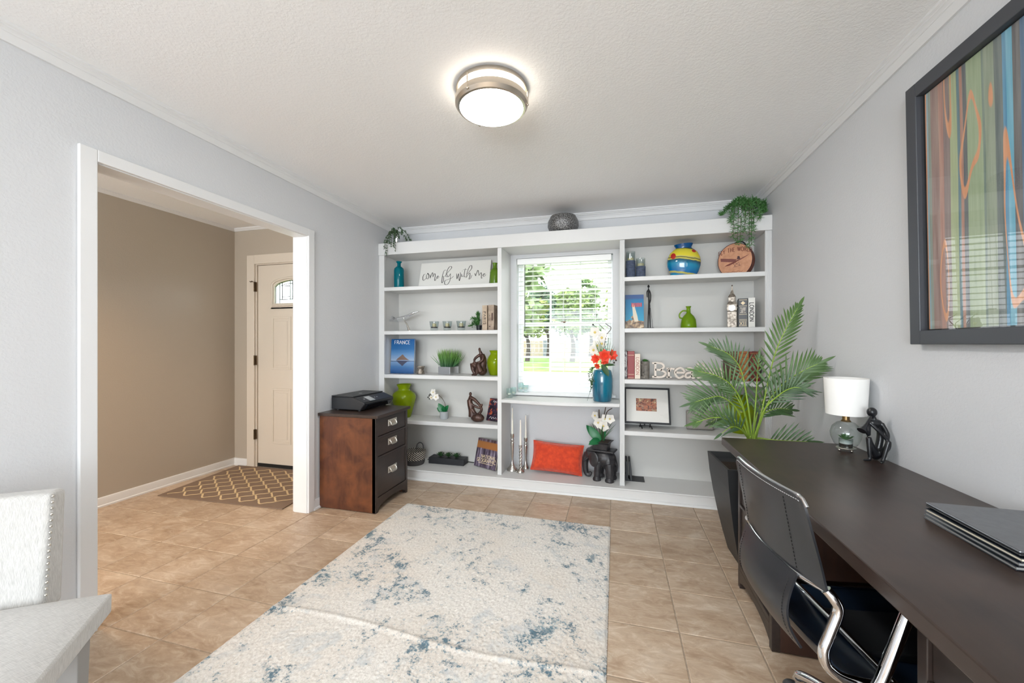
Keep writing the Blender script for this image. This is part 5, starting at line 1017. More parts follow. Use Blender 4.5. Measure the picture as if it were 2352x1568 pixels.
# ---------------------------------------------------------------- centre alcove floor
def candlestick(label, x, y, kind, h, hc):
    o = thing('candlestick', label, 'candlestick', (x, y, Z0), group='silver candlesticks in the alcove')
    if kind == 'twist':
        M().lathe([(0, 0), (0.038, 0), (0.039, 0.010), (0.034, 0.020), (0.016, 0.030), (0.012, 0.040)], 24).obj('base', 'silver', o, smooth=40)
        mm = M()
        for k_ in range(2): mm.tube([(0.006*math.cos(a/4+PI*k_), 0.006*math.sin(a/4+PI*k_), 0.038+(h-0.060)*a/80) for a in range(81)], 0.0085, 8)
        mm.obj('twisted_stem', 'silver', o, smooth=60); M().lathe([(0.010, h-0.024), (0.017, h-0.016), (0.013, h-0.008), (0.019, h-0.002), (0.019, h), (0.009, h), (0.009, h-0.01), (0, h-0.01)], 20).obj('cup', 'silver', o, smooth=40)
    else:
        r = 0.052 if kind == 'tall' else 0.036
        M().lathe([(0, 0), (r, 0), (r, 0.010), (r*0.92, 0.018), (r*0.55, 0.036), (r*0.30, 0.062), (0.011, 0.085), (0.010, 0.10)], 28).obj('base', 'silver', o, smooth=40)
        M().lathe([(0.010, 0.098), (0.012, 0.13), (0.016, h*0.70), (0.015, h*0.74)], 20).obj('stem', 'silver', o, smooth=40)
        M().lathe([(0.010, h*0.73), (0.020, h*0.75), (0.013, h*0.79), (0.018, h*0.83), (0.012, h*0.87), (0.018, h*0.93), (0.018, h), (0.010, h), (0.010, h-0.012), (0, h-0.012)], 20).obj('cup', 'silver', o, smooth=40)
    M().lathe([(0, h-0.011), (0.0095, h-0.011), (0.0095, h+0.05), (0.0060, h+hc-0.012), (0.003, h+hc-0.004), (0, h+hc)], 14).obj('taper_candle', 'candle_wax', o, smooth=60)
    M().tube([(0, 0, h+hc-0.002), (0.001, 0, h+hc+0.007)], 0.0009, 5).obj('wick', 'ink_black', o)
candlestick('tallest silver candlestick with a smooth stem, beside the alcove wall', -0.928, 3.525, 'tall', 0.338, 0.245)
candlestick('short silver candlestick with a twisted stem, in front of the other two', -0.840, 3.485, 'twist', 0.247, 0.235)
candlestick('slim silver candlestick half hidden behind the twisted one', -0.817, 3.600, 'slim', 0.290, 0.215)
t = NT('orange_velvet'); v = t.coord('Object'); f = t.noise(v, 30, 4); t.color(t.ramp(f, [(0.35, lin((186, 50, 16))), (0.65, lin((212, 68, 26)))])); t.set(rough=0.85, sheen=0.5); t.bump(f, 0.15, 0.002)
plw = thing('pillow', 'orange-red velvet lumbar pillow leaning in the alcove', 'pillow', (-0.517, 3.470, Z0+0.030)); plw.rotation_euler = (-0.36, 0.055, 0.02)
PW, PH_ = 0.462, 0.262
def pil(sg):
    def f(u, v):
        a, b = 2*u-1, 2*v-1; pin = 1-0.10*(1-a*a)*(b*b) if True else 1; x = a*PW/2*(1-0.06*(1-b*b)); z = (0.5+b*0.5*(1-0.07*(1-a*a)))*PH_; bul = 0.058*((1-a**4)*(1-b**4))**0.6
        wr = 0.003*math.sin(9*a+5*b)*math.sin(7*b)*(1-abs(a)); return (x, sg*(bul+wr)+0.03, z)
    return f
mm = M(); mm.grid(pil(-1), 28, 20); mm.grid(pil(1), 28, 20); k_ = 28*20; mm.f[k_:] = [f[::-1] for f in mm.f[k_:]]; mm.obj('cushion', 'orange_velvet', plw, smooth=180)
rim = [pil(0)(u, v) for u, v in [(i/20, 0) for i in range(21)]+[(1, i/12) for i in range(1, 13)]+[(1-i/20, 1) for i in range(1, 21)]+[(0, 1-i/12) for i in range(1, 13)]]
M().tube(rim, 0.004, 6).obj('piping', 'orange_velvet', plw, smooth=60)
# elephant planter
el = thing('elephant_planter', 'black elephant-shaped planter holding a white orchid', 'planter', (-0.125, 3.50, Z0), -0.25)
grainy('carved_black', (34, 33, 36), (56, 54, 56), 25, 0.38, 0.0, 0.08)
mm = M(); T = lambda pts, r, n=10: mm.tube(cat_rom(pts, 5), [r[0]+(r[1]-r[0])*i/((len(pts)-1)*5) for i in range((len(pts)-1)*5+1)], n)
mm.ball((0.03, 0.0, 0.185), (0.105, 0.078, 0.078), 20, 14); mm.ball((0.07, 0, 0.165), (0.065, 0.072, 0.085), 16, 12); mm.ball((-0.075, 0, 0.205), (0.058, 0.055, 0.062), 16, 12); mm.ball((-0.098, 0, 0.225), (0.036, 0.040, 0.036), 14, 10)
for sg in (-1, 1):
    T([(-0.005, 0.045*sg, 0.16), (-0.012, 0.052*sg, 0.09), (-0.016, 0.054*sg, 0.03)], (0.036, 0.026)); T([(0.085, 0.042*sg, 0.15), (0.092, 0.048*sg, 0.085), (0.090, 0.050*sg, 0.03)], (0.042, 0.029))
    mm.lathe([(0, 0), (0.036, 0), (0.036, 0.016), (0.026, 0.032), (0, 0.034)], 14, (-0.018, 0.054*sg, 0)); mm.lathe([(0, 0), (0.038, 0), (0.038, 0.016), (0.028, 0.032), (0, 0.034)], 14, (0.090, 0.050*sg, 0))
T([(-0.115, 0, 0.205), (-0.136, 0, 0.150), (-0.140, 0, 0.085), (-0.128, 0, 0.028), (-0.100, 0, 0.020), (-0.088, 0, 0.045)], (0.034, 0.014)); T([(0.125, 0, 0.19), (0.142, 0, 0.13), (0.140, 0.0, 0.08)], (0.010, 0.006))
mm.v = [(x, y, max(0.0, z)) for x, y, z in mm.v]; blob(mm, 'elephant_body', 'carved_black', el, 0.004, 3)
for sg in (-1, 1):
    mm = M(); mm.ball((-0.042, 0.070*sg, 0.180), (0.050, 0.012, 0.066), 14, 10, rot=Matrix.Rotation(0.35*sg, 3, 'Z')); mm.obj('ear', 'carved_black', el, smooth=60)
    M().tube(cat_rom([(-0.105, 0.028*sg, 0.175), (-0.135, 0.036*sg, 0.150), (-0.152, 0.036*sg, 0.155)], 5), [0.009-0.0006*i for i in range(11)], 8).obj('tusk', 'carved_black', el, smooth=60)
rbox(-0.105, -0.07, 0.245, 0.13, 0.07, 0.262).obj('saddle', 'carved_black', el, bevel=0.02)
mm = M(); mm.hexa([(-0.052, -0.052, 0.262), (0.068, -0.052, 0.262), (0.068, 0.052, 0.262), (-0.052, 0.052, 0.262)], [(-0.060, -0.060, 0.315), (0.076, -0.060, 0.315), (0.076, 0.060, 0.315), (-0.060, 0.060, 0.315)]); mm.obj('square_pot', 'carved_black', el, bevel=0.003)
mm = M(); mm.hexa([(-0.060, -0.060, 0.312), (0.076, -0.060, 0.312), (0.076, 0.060, 0.312), (-0.060, 0.060, 0.312)], [(-0.082, -0.082, 0.330), (0.098, -0.082, 0.330), (0.098, 0.082, 0.330), (-0.082, 0.082, 0.330)]); mm.obj('pot_rim', 'carved_black', el, bevel=0.003)
rbox(-0.060, -0.060, 0.328, 0.076, 0.060, 0.333).obj('soil', 'potting_soil', el)
for d, L_, w_, be, p in (((-0.55, -0.35, 0.8), 0.15, 0.075, 0.35, (0, -0.02, 0.333)), ((-0.75, -0.1, 0.75), 0.17, 0.07, 0.4, (-0.01, 0.0, 0.333)), ((-0.25, -0.75, 0.05), 0.12, 0.065, 0.35, (0, -0.03, 0.340)), ((0.1, -0.1, 1), 0.14, 0.04, 0.1, (0.02, 0, 0.333))): M().leaf(p, d, (0, -1, 0.4), L_, w_, be, 8, 0, 0.2).obj('leaf', 'leaf_deep', el, smooth=60)
for pts in ([(0, 0, 0.333), (-0.01, 0, 0.45), (-0.015, 0, 0.60)], [(0.02, 0, 0.333), (0.03, -0.01, 0.45), (0.055, -0.01, 0.58), (0.10, 0.0, 0.62)], [(0.015, 0.01, 0.333), (0.02, 0.01, 0.5), (0.045, 0.0, 0.63)]): M().tube(cat_rom(pts, 6), 0.004, 6).obj('flower_stem', 'twig_brown', el, smooth=60)
rnd = random.Random(77); mm = M()
for i in range(14):
    a = rnd.uniform(-2.9, -0.2); mm.leaf((0.01, 0, 0.333), (math.cos(a)*0.8, math.sin(a)*0.6, rnd.uniform(0.4, 1.4)), (0, -1, 0.2), rnd.uniform(0.12, 0.2), 0.007, rnd.uniform(0.2, 0.5), 5)
mm.obj('grass_blades', 'leaf_dark', el)
for c, n_, r_ in (((-0.015, -0.02, 0.490), (-0.3, -1, 0.1), 0.050), ((0.035, -0.03, 0.468), (0.0, -1, -0.2), 0.052), ((0.045, -0.01, 0.525), (0.1, -1, 0.2), 0.046), ((0.085, -0.01, 0.530), (0.3, -1, 0.1), 0.044), ((-0.050, 0.0, 0.545), (-0.3, -1, 0.2), 0.040)):
    mm = M(); bloom(mm, c, n_, r_, 5, 0.95); mm.obj('bloom', 'petal_white', el, smooth=60); M().ball((c[0], c[1]-0.008, c[2]), 0.008, 8, 6).obj('bloom_centre', 'petal_yellow', el)
# ---------------------------------------------------------------- window sill
t = NT('teal_glaze'); v = t.coord('Object'); f = t.noise(t.mapping(v, (10, 10, 2)), 1.5, 4); t.color(t.ramp(f, [(0.35, lin((4, 72, 100))), (0.6, lin((20, 112, 138)))])); t.set(rough=0.10, coat=0.6)
ZS = SILL+0.0005
fv = thing('flower_vase', 'glossy teal ceramic vase of orchids and red blooms on the window shelf', 'vase', (-0.112, 3.500, ZS))
M().lathe([(0, 0), (0.070, 0), (0.077, 0.006), (0.083, 0.05), (0.089, 0.13), (0.089, 0.20), (0.084, 0.245), (0.074, 0.268), (0.060, 0.276), (0.052, 0.274), (0.056, 0.255), (0.078, 0.2), (0.07, 0.02), (0, 0.015)], 40).obj('vase_body', 'teal_glaze', fv, smooth=60)
def FV(x, z, y=3.47): return Vector((x+0.112, y-3.50, z-ZS))
def sprig(name, pts, r, mat): return M().tube(cat_rom(pts, 6), r, 6).obj(name, mat, fv, smooth=60)
base = Vector((0, 0, 0.26))
sprig('branch', [base, FV(-0.10, 1.2), FV(-0.077, 1.336), FV(-0.045, 1.385), FV(-0.038, 1.41), FV(-0.06, 1.425), FV(-0.084, 1.445)], 0.0028, 'twig_brown')
sprig('branch', [FV(-0.077, 1.33), FV(-0.072, 1.372), FV(-0.10, 1.40), FV(-0.137, 1.437)], 0.0024, 'twig_brown')
sprig('flower_stem', [base, FV(-0.13, 1.18), FV(-0.12, 1.30), FV(-0.145, 1.39), FV(-0.189, 1.435)], 0.0025, 'leaf_dark')
sprig('flower_stem', [base, FV(-0.07, 1.2), FV(-0.06, 1.32)], 0.0025, 'leaf_green')
for c, r_, n_ in ((FV(-0.173, 1.368), 0.056, (-0.2, -1, 0)), (FV(-0.115, 1.322), 0.048, (0.1, -1, 0)), (FV(-0.151, 1.254), 0.058, (-0.1, -1, 0)), (FV(-0.185, 1.215), 0.046, (-0.4, -1, -0.2)), (FV(-0.115, 1.27), 0.044, (0.2, -1, 0.1))):
    mm = M(); bloom(mm, c, n_, r_, 5, 0.9); mm.obj('orchid_bloom', 'petal_white', fv, smooth=60); M().ball(c+Vector((0, -0.010, 0)), (0.011, 0.006, 0.011), 8, 6).obj('bloom_centre', 'petal_yellow', fv)
for c, r_, n_ in ((FV(-0.164, 1.14, 3.45), 0.046, (-0.4, -1, 0)), (FV(-0.089, 1.165, 3.44), 0.062, (0, -1, 0.1)), (FV(-0.031, 1.172, 3.46), 0.052, (0.5, -1, 0.2)), (FV(-0.09, 1.115, 3.45), 0.036, (0, -1, -0.3)), (FV(-0.15, 1.08, 3.45), 0.03, (-0.4, -1, -0.4))):
    mm = M(); bloom(mm, c, n_, r_, 7, 0.75, 0, 0.5); bloom(mm, c, n_, r_*0.7, 5, 0.7, 0, 1.2); mm.obj('red_bloom', 'petal_red', fv, smooth=60)
M().leaf(FV(-0.11, 1.09, 3.44), (0.45, -0.35, -0.75), (0.2, -1, 0.2), 0.115, 0.05, 0.1, 8, 0, 0.2).obj('leaf', 'leaf_dark', fv, smooth=60)
M().leaf(FV(-0.10, 1.085, 3.44), (1, -0.3, 0.15), (0, -0.7, 0.7), 0.10, 0.03, 0.15, 8, 0, 0.2).obj('leaf', 'leaf_dark', fv, smooth=60)
mm = M(); rnd = random.Random(9)
for i in range(18): mm.leaf(FV(-0.08+rnd.uniform(-0.02, 0.03), 1.08), (rnd.uniform(-0.5, 0.30), -0.25, rnd.uniform(0.7, 1.2)), (0, -1, 0), rnd.uniform(0.14, 0.26), 0.005, rnd.uniform(0, 0.2), 5)
mm.obj('grass_blades', 'leaf_green', fv)
for q in ((-0.189, 1.435), (-0.012, 1.152), (0.004, 1.128), (-0.012, 1.107)): M().ball(FV(*q), 0.008, 8, 6).obj('berry', 'bud_dark', fv, smooth=60)
sprig('berry_twig', [FV(-0.09, 1.09), FV(-0.04, 1.095), FV(-0.012, 1.107), FV(-0.016, 1.13), FV(-0.012, 1.152)], 0.0015, 'twig_brown')
for k_ in range(4):
    pts = cat_rom([FV(-0.14, 1.075, 3.44), FV(-0.19-0.006*k_, 1.055, 3.425), FV(-0.200-0.010*(k_-1), 0.96, 3.42), FV(-0.212+0.010*k_, 0.86+0.03*k_, 3.42)]+([FV(-0.235, 0.780, 3.42)] if k_ == 0 else []), 7); mm = M().tube(pts, 0.0011, 4)
    for p in pts[5:22]:
        for _ in range(2): mm.ball(p+Vector((rnd.uniform(-0.009, 0.009), rnd.uniform(-0.006, 0.006), rnd.uniform(-0.005, 0.005))), 0.0042, 6, 4)
    mm.obj('bead_trail', 'leaf_dark', fv, smooth=60)
for i, (x, y, z, lb) in enumerate(((-0.948, 3.495, ZS, 'nearest'), (-0.935, 3.590, ZS, 'second nearest'), (-0.880, 3.665, 0.8065, 'third nearest'), (-0.835, 3.672, 0.8065, 'farthest'))):
    o = thing('glass_votive', 'clear glass votive cup on the window shelf, %s of four in a row' % lb, 'candle holder', (x, y, z), group='glass votives on the window shelf')
    M().lathe([(0, 0), (0.031, 0), (0.032, 0.004), (0.014, 0.008), (0.012, 0.014), (0.020, 0.022), (0.027, 0.030), (0.028, 0.085), (0.026, 0.085), (0.025, 0.034), (0.0, 0.028)], 20).obj('glass_cup', 'aqua_cup_glass', o, smooth=40)
    M().lathe([(0, 0.030), (0.016, 0.030), (0.016, 0.042), (0, 0.043)], 14).obj('tealight', 'candle_wax', o, smooth=40)
# ---------------------------------------------------------------- right bay, top shelf
R1, R2, R3, R4 = [z+0.0005 for z in SR]
grainy('woven_navy', (66, 76, 100), (92, 104, 128), 60, 0.85, bump=0.3)
for x, h, hb, lb in ((0.123, 0.222, 0.150, 'taller clear glass candle cylinder with a navy woven sleeve'), (0.204, 0.160, 0.100, 'shorter clear glass candle cylinder with a navy woven sleeve')):
    o = thing('candle_cylinder', lb, 'candle holder', (x, 3.455, R1), group='navy candle cylinders')
    M().lathe([(0, 0), (0.037, 0), (0.037, h), (0.035, h), (0.035, 0.006), (0, 0.006)], 28).obj('glass_cylinder', 'cup_glass', o, smooth=40)
    mm = M()
    for k_ in range(int(hb/0.0085)): mm.lathe([(0.0372, 0.001+k_*0.0085), (0.0395, 0.003+k_*0.0085), (0.0395, 0.006+k_*0.0085), (0.0372, 0.0085+k_*0.0085)], 28, cap=False)
    mm.obj('woven_sleeve', 'woven_navy', o, smooth=40); M().lathe([(0, 0.007), (0.026, 0.007), (0.026, hb+0.018), (0, hb+0.020)], 18).obj('candle', 'amber_wax', o, smooth=40)
t = NT('art_glass'); v = t.coord('Object'); s_ = t.sep(v); nz = t.noise(v, 9, 3); zz = t.math('ADD', t.math('MULTIPLY_ADD', nz, 0.030, s_[2]), t.math('MULTIPLY', s_[0], 0.14))
c = t.ramp(t.math('MULTIPLY', zz, 3.6), [(0.0, lin((40, 190, 200))), (0.10, lin((0, 120, 176))), (0.16, lin((214, 196, 60))), (0.19, lin((0, 104, 168))), (0.40, lin((0, 132, 172))), (0.52, lin((20, 70, 92))), (0.555, lin((226, 214, 96))), (0.585, lin((28, 30, 38))), (0.61, lin((198, 190, 110))), (0.66, lin((222, 206, 52))), (0.86, lin((206, 196, 60))), (0.90, lin((30, 34, 40))), (0.94, lin((0, 78, 132)))]); 
d1 = t.new('ShaderNodeVectorMath'); d1.operation = 'DISTANCE'; t.link(t.mapping(v, (1, 0, 0.7)), d1.inputs[0]); d1.inputs[1].default_value = (-0.088, 0, 0.118)
d2 = t.new('ShaderNodeVectorMath'); d2.operation = 'DISTANCE'; t.link(t.mapping(v, (0.8, 0, 1)), d2.inputs[0]); d2.inputs[1].default_value = (0.056, 0, 0.205)
mk = t.math('MAXIMUM', t.math('LESS_THAN', d1.outputs['Value'], 0.018), t.math('LESS_THAN', d2.outputs['Value'], 0.014)); t.color(t.mix(mk, c, lin((176, 40, 34)))); t.set(rough=0.07, coat=0.5)
av = thing('art_glass_vase', 'round art-glass vase swirled blue, yellow and red', 'vase', (0.548, 3.515, R1))
M().lathe([(0, 0), (0.085, 0), (0.092, 0.004), (0.112, 0.04), (0.128, 0.09), (0.131, 0.125), (0.126, 0.16), (0.108, 0.20), (0.082, 0.225), (0.064, 0.236), (0.062, 0.242)], 48, sy=0.62).obj('vase_body', 'art_glass', av, smooth=60)
plain('cobalt_glass', (0, 74, 130), 0.08); mm = M().lathe([(0.060, 0.236), (0.060, 0.244), (0.070, 0.262), (0.074, 0.272), (0.068, 0.272), (0.054, 0.246)], 40, sy=0.7, cap=False); mm.xf(Matrix.Translation((0, 0, 0.24)) @ Matrix.Rotation(-0.07, 4, 'Y') @ Matrix.Translation((0, 0, -0.24))); mm.obj('lip', 'cobalt_glass', av, smooth=60)
# round travel case "FLY THE WORLD"
grainy('case_tan', (186, 132, 100), (204, 150, 116), 30, 0.6); grainy('case_brown', (118, 66, 42), (146, 86, 56), 12, 0.5); plain('print_brown', (112, 52, 40), 0.6); plain('print_plum', (120, 66, 60), 0.6); plain('print_dark', (72, 40, 46), 0.6)
fw = thing('travel_case', 'round tan travel case printed FLY THE WORLD with an airplane', 'case', (0.945, 3.540, R1+0.0045), -0.50)
out = []
for i in range(41):
    a = -PI*0.5+0.62+(2*PI-1.24)*i/40; out.append((0.124*math.cos(a), 0.1255+0.1255*math.sin(a)*1.0))
zmin = min(p[1] for p in out); out = [(x, (z-zmin)*0.251/(0.251-zmin)) for x, z in out]
M().prism(out, 'y', -0.034, 0.034).obj('case_body', 'case_brown', fw, smooth=40); M().prism([(x*0.985, 0.002+z*0.985) for x, z in out], 'y', -0.0365, -0.034).obj('front_face', 'case_tan', fw)
mm = M(); mm.tube([(x, 0.034, z) for x, z in out], 0.004, 6); mm.tube([(x, -0.034, z) for x, z in out], 0.003, 6); mm.obj('rim_band', 'print_dark', fw, smooth=60)
M().tube(cat_rom([(-0.012, 0.0, 0.250), (0.0, 0.0, 0.263), (0.045, 0.0, 0.262), (0.072, 0.0, 0.232)], 6), 0.005, 8).obj('handle', 'ink_black', fw, smooth=60)
F_ = lambda x, y, l: (x, -0.0371-l, y)
mm = M(); write(mm, 'FLY THE WORLD', 0.033, lambda x, y, l: F_(x, y+0.178+0.020*math.cos(x*14)-0.012, l), 0.13, 0.09, 0.13, 0.62); mm.obj('arched_lettering', 'print_brown', fw)
def flat(pts, name, mat): return M().add([F_(x, y, 0) for x, y in pts], [tuple(range(len(pts)))]).obj(name, mat, fw)
flat([(-0.105, 0.142), (-0.02, 0.128), (0.015, 0.120), (0.0, 0.100), (-0.04, 0.104), (-0.103, 0.116)], 'printed_wing', 'print_plum'); flat([(0.012, 0.110), (0.105, 0.150), (0.086, 0.136), (0.048, 0.116), (0.020, 0.104)], 'printed_wing', 'print_plum')
flat([(-0.075, 0.072), (-0.058, 0.084), (-0.020, 0.098), (0.025, 0.116), (0.032, 0.112), (0.0, 0.092), (-0.040, 0.076)], 'printed_fuselage', 'print_brown'); flat([(0.015, 0.118), (0.020, 0.145), (0.034, 0.143), (0.040, 0.120)], 'printed_pilot', 'print_dark')
mm = M()
for a, b in (((-0.01, 0.088), (0.005, 0.062)), ((0.03, 0.092), (0.036, 0.068)), ((0.005, 0.092), (0.036, 0.068)), ((-0.012, 0.058), (0.046, 0.070)), ((0.03, 0.1), (-0.005, 0.064))): stroke(mm, [a, b], 0.0022, F_)
mm.obj('printed_undercarriage', 'print_dark', fw)
mm = M(); stroke(mm, [(q.x, q.y) for q in cat_rom([(-0.06+0.006*i, 0.018+0.008*(i % 2)+0.003*math.sin(i), 0) for i in range(20)], 3)], 0.0022, F_); mm.obj('faded_script', 'print_brown', fw)
# ---------------------------------------------------------------- right bay, second shelf
t = NT('cover_blue_city'); v = t.coord('Object'); s_ = t.sep(v); f = t.noise(v, 34, 4); sky = t.ramp(t.math('MULTIPLY', s_[2], 3.5), [(0.2, lin((34, 150, 186))), (0.85, lin((40, 120, 170))), (0.9, lin((66, 96, 146)))]); rk = t.ramp(f, [(0.35, lin((60, 62, 70))), (0.5, lin((150, 120, 90))), (0.65, lin((222, 202, 170)))])
hz = t.math('LESS_THAN', t.math('ADD', t.math('MULTIPLY_ADD', t.noise(v, 14, 2), 0.16, s_[2]), t.math('MULTIPLY', t.math('ABSOLUTE', s_[0]), 0.6)), 0.175); t.color(t.mix(hz, sky, rk)); t.set(rough=0.25); plain('cover_red', (206, 66, 60), 0.5)
b = slab('book', 'blue travel paperback with a stone tower cover beside the thin figure', 'book', 0.156, 3.470, R2, 0.150, 0.288, 0.014, 0.10, 0.02, 'cover_blue_city', group='books on the right bay shelves')
M().add([face()(x, z, 0) for x, z in ((-0.012, 0.215), (-0.002, 0.20), (0.024, 0.10), (0.03, 0.06), (0.0, 0.055), (-0.012, 0.1), (-0.018, 0.19))], [tuple(range(7))]).obj('cover_tower', 'page_cream', b)
mm = M()
for i in range(7): mm.box(-0.024+0.0125*i, -0.0008, 0.183, -0.016+0.0125*i, 0, 0.218-0.002*(i % 2))
mm.obj('cover_title', 'cover_red', b)
tm = thing('slender_figure', 'tall thin black metal figure with a staff', 'sculpture', (0.271, 3.465, R2))
mm = M(); T = lambda pts, r, n=8: mm.tube(cat_rom(pts, 4), [r[0]+(r[1]-r[0])*i/((len(pts)-1)*4) for i in range((len(pts)-1)*4+1)], n)
T([(-0.008, 0, 0.004), (-0.006, 0, 0.10), (-0.002, 0, 0.17)], (0.0042, 0.006)); T([(0.010, 0, 0.004), (0.007, 0, 0.09), (0.004, 0, 0.17)], (0.0042, 0.006)); T([(0.0, 0, 0.16), (-0.001, 0, 0.24), (-0.004, 0, 0.31), (-0.004, 0, 0.335)], (0.008, 0.005)); mm.ball((-0.004, 0, 0.350), (0.009, 0.008, 0.012))
mm.lathe([(0.011, 0.352), (0.0, 0.366)], 10, (-0.004, 0, 0)); T([(-0.004, 0, 0.322), (-0.016, 0, 0.305), (-0.014, 0, 0.26)], (0.006, 0.0035)); T([(-0.002, 0, 0.322), (0.011, 0, 0.290), (0.012, 0, 0.24), (0.006, 0, 0.21)], (0.006, 0.004)); mm.obj('body', 'ink_black', tm, smooth=60)
M().tube([(0.006, 0, 0.215), (0.030, 0, 0.004)], 0.0014, 6).obj('staff', 'ink_black', tm, smooth=60); rbox(-0.026, -0.018, 0, 0.038, 0.018, 0.005).obj('foot_plate', 'ink_black', tm)
jg = thing('glass_jug', 'lime green glass jug with a loop handle on the right bay shelf', 'jug', (0.582, 3.50, R2))
M().lathe([(0, 0), (0.060, 0), (0.062, 0.004), (0.061, 0.03), (0.056, 0.07), (0.042, 0.098), (0.024, 0.116), (0.016, 0.126), (0.015, 0.165), (0.021, 0.176), (0.021, 0.180), (0.014, 0.176), (0.011, 0.128), (0.05, 0.07), (0.056, 0.008), (0, 0.008)], 32).obj('jug_body', 'lime_jug_glass', jg, smooth=60)
M().tube(cat_rom([(-0.014, 0, 0.142), (-0.045, 0, 0.142), (-0.068, 0, 0.116), (-0.066, 0, 0.088), (-0.048, 0, 0.082)], 6), 0.0058, 8).obj('handle', 'lime_jug_glass', jg, smooth=60)
bb = thing('clock_tower_model', 'antique silver clock tower statuette on a right bay shelf', 'statuette', (0.905, 3.495, R2), -0.30)
def sq(mm, w0, z0, w1, z1): mm.hexa([(-w0, -w0, z0), (w0, -w0, z0), (w0, w0, z0), (-w0, w0, z0)], [(-w1, -w1, z1), (w1, -w1, z1), (w1, w1, z1), (-w1, w1, z1)])
mm = M(); sq(mm, 0.031, 0, 0.031, 0.012); sq(mm, 0.028, 0.012, 0.028, 0.128); sq(mm, 0.028, 0.128, 0.034, 0.136)
for k_ in range(4): sq(mm, 0.0295, 0.03+0.026*k_, 0.0295, 0.033+0.026*k_)
for s1 in (-1, 1):
    for s2 in (-1, 1): mm.box(s1*0.0255, s2*0.0255, 0, s1*0.031, s2*0.031, 0.128)
mm.obj('shaft', 'aged_silver', bb)
mm = M(); sq(mm, 0.033, 0.136, 0.033, 0.178); sq(mm, 0.036, 0.178, 0.036, 0.184); mm.obj('clock_stage', 'aged_silver', bb)
for rz in range(4):
    mm = M(); mm.lathe([(0, 0), (0.024, 0), (0.024, 0.002), (0, 0.0025)], 20); mm.xf(Matrix.Rotation(rz*PI/2, 4, 'Z') @ Matrix.Translation((0, -0.033, 0.157)) @ Matrix.Rotation(PI/2, 4, 'X')); mm.obj('clock_face', 'silver', bb, smooth=40)
mm = M(); sq(mm, 0.034, 0.184, 0.025, 0.208); mm.obj('lower_roof', 'aged_silver', bb); mm = M(); sq(mm, 0.024, 0.208, 0.024, 0.246)
for x in (-0.021, -0.007, 0.007, 0.021): mm.box(x-0.002, -0.026, 0.210, x+0.002, -0.024, 0.244)
mm.obj('belfry', 'aged_silver', bb)
mm = M(); sq(mm, 0.027, 0.246, 0.014, 0.272); sq(mm, 0.014, 0.272, 0.006, 0.300); sq(mm, 0.006, 0.300, 0.0035, 0.332); mm.ball((0, 0, 0.338), 0.006, 8, 6); mm.obj('spire', 'aged_silver', bb)
plain('book_black', (34, 33, 35), 0.4)
b = upright('book', 'black gilt book marked XII beside the silver clock tower', 'book', 0.972, 3.455, R2, 0.066, 0.15, 0.228, 'book_black', rz=-0.22, group='books on the right bay shelves')
mm = M(); write(mm, 'XII', 0.026, lambda x, y, l: (x, -0.0006-l, y+0.018), 0.17, 0.10, 0.2); mm.obj('spine_numeral', 'gold_print', b)
for z in (0.010, 0.050, 0.060, 0.102, 0.168, 0.215): rbox(-0.026, -0.0009, z, 0.026, 0, z+0.003).obj('gilt_band', 'gold_print', b)
mm = M(); mm.add([face()(x, z, 0) for x, z in ((0, 0.176), (0.016, 0.192), (0, 0.208), (-0.016, 0.192))], [(0, 1, 2, 3)]); mm.obj('gilt_diamond', 'gold_print', b)
mm = M()
for z, w in ((0.115, 0.020), (0.122, 0.012), (0.132, 0.017), (0.142, 0.019), (0.152, 0.020)): mm.box(-w, -0.0009, z, w, 0, z+0.005)
mm.obj('gilt_urn', 'aged_silver', b)
b = upright('book', 'white boxed book with black LONDON spine at the shelf end', 'book', 1.030, 3.445, R2, 0.046, 0.15, 0.232, 'paper_white', rz=-0.22, group='books on the right bay shelves')
mm = M(); write(mm, 'LONDON', 0.027, down(-0.0135, 0.120), 0.17, 0.08, 0.18, 0.95); mm.obj('spine_lettering', 'ink_black', b)
# ---------------------------------------------------------------- right bay, third shelf
t = NT('cover_monochrome'); v = t.coord('Object'); f = t.noise(t.mapping(v, (30, 1, 12)), 1.5, 4); t.color(t.ramp(f, [(0.45, lin((54, 42, 48))), (0.5, lin((200, 194, 190))), (0.58, lin((70, 56, 60)))])); t.set(rough=0.4)
plain('book_red', (140, 44, 44), 0.45); plain('book_cream', (226, 212, 196), 0.6); plain('red_print', (156, 60, 52), 0.6)
upright('book', 'dark picture-spined book against the divider beside a red one', 'book', 0.082, 3.445, R3, 0.028, 0.17, 0.229, 'cover_monochrome', group='books on the right bay shelves')
b = upright('book', 'plain dark red book with pale spine bands', 'book', 0.126, 3.443, R3, 0.056, 0.17, 0.231, 'book_red', group='books on the right bay shelves')
for z in (0.006, 0.034, 0.196): rbox(-0.024, -0.0009, z, 0.024, 0, z+0.003).obj('spine_band', 'gold_print', b)
b = upright('book', 'cream book with LONDON in red down its spine', 'book', 0.178, 3.443, R3, 0.044, 0.17, 0.209, 'book_cream', group='books on the right bay shelves')
mm = M(); write(mm, 'LONDON', 0.024, down(-0.012, 0.106), 0.13, 0.08, 0.2, 1.05); mm.obj('spine_lettering', 'red_print', b)
grainy('stone_grey', (92, 88, 82), (134, 128, 120), 20, 0.6, 0.2, 0.2)
hp = thing('face_pot', 'grey carved face pot with a small succulent', 'plant', (0.241, 3.475, R3), -0.5)
mm = M().lathe([(0, 0), (0.030, 0), (0.033, 0.01), (0.035, 0.06), (0.036, 0.145), (0.031, 0.146), (0.030, 0.13), (0, 0.13)], 24); mm.obj('pot', 'stone_grey', hp, smooth=40)
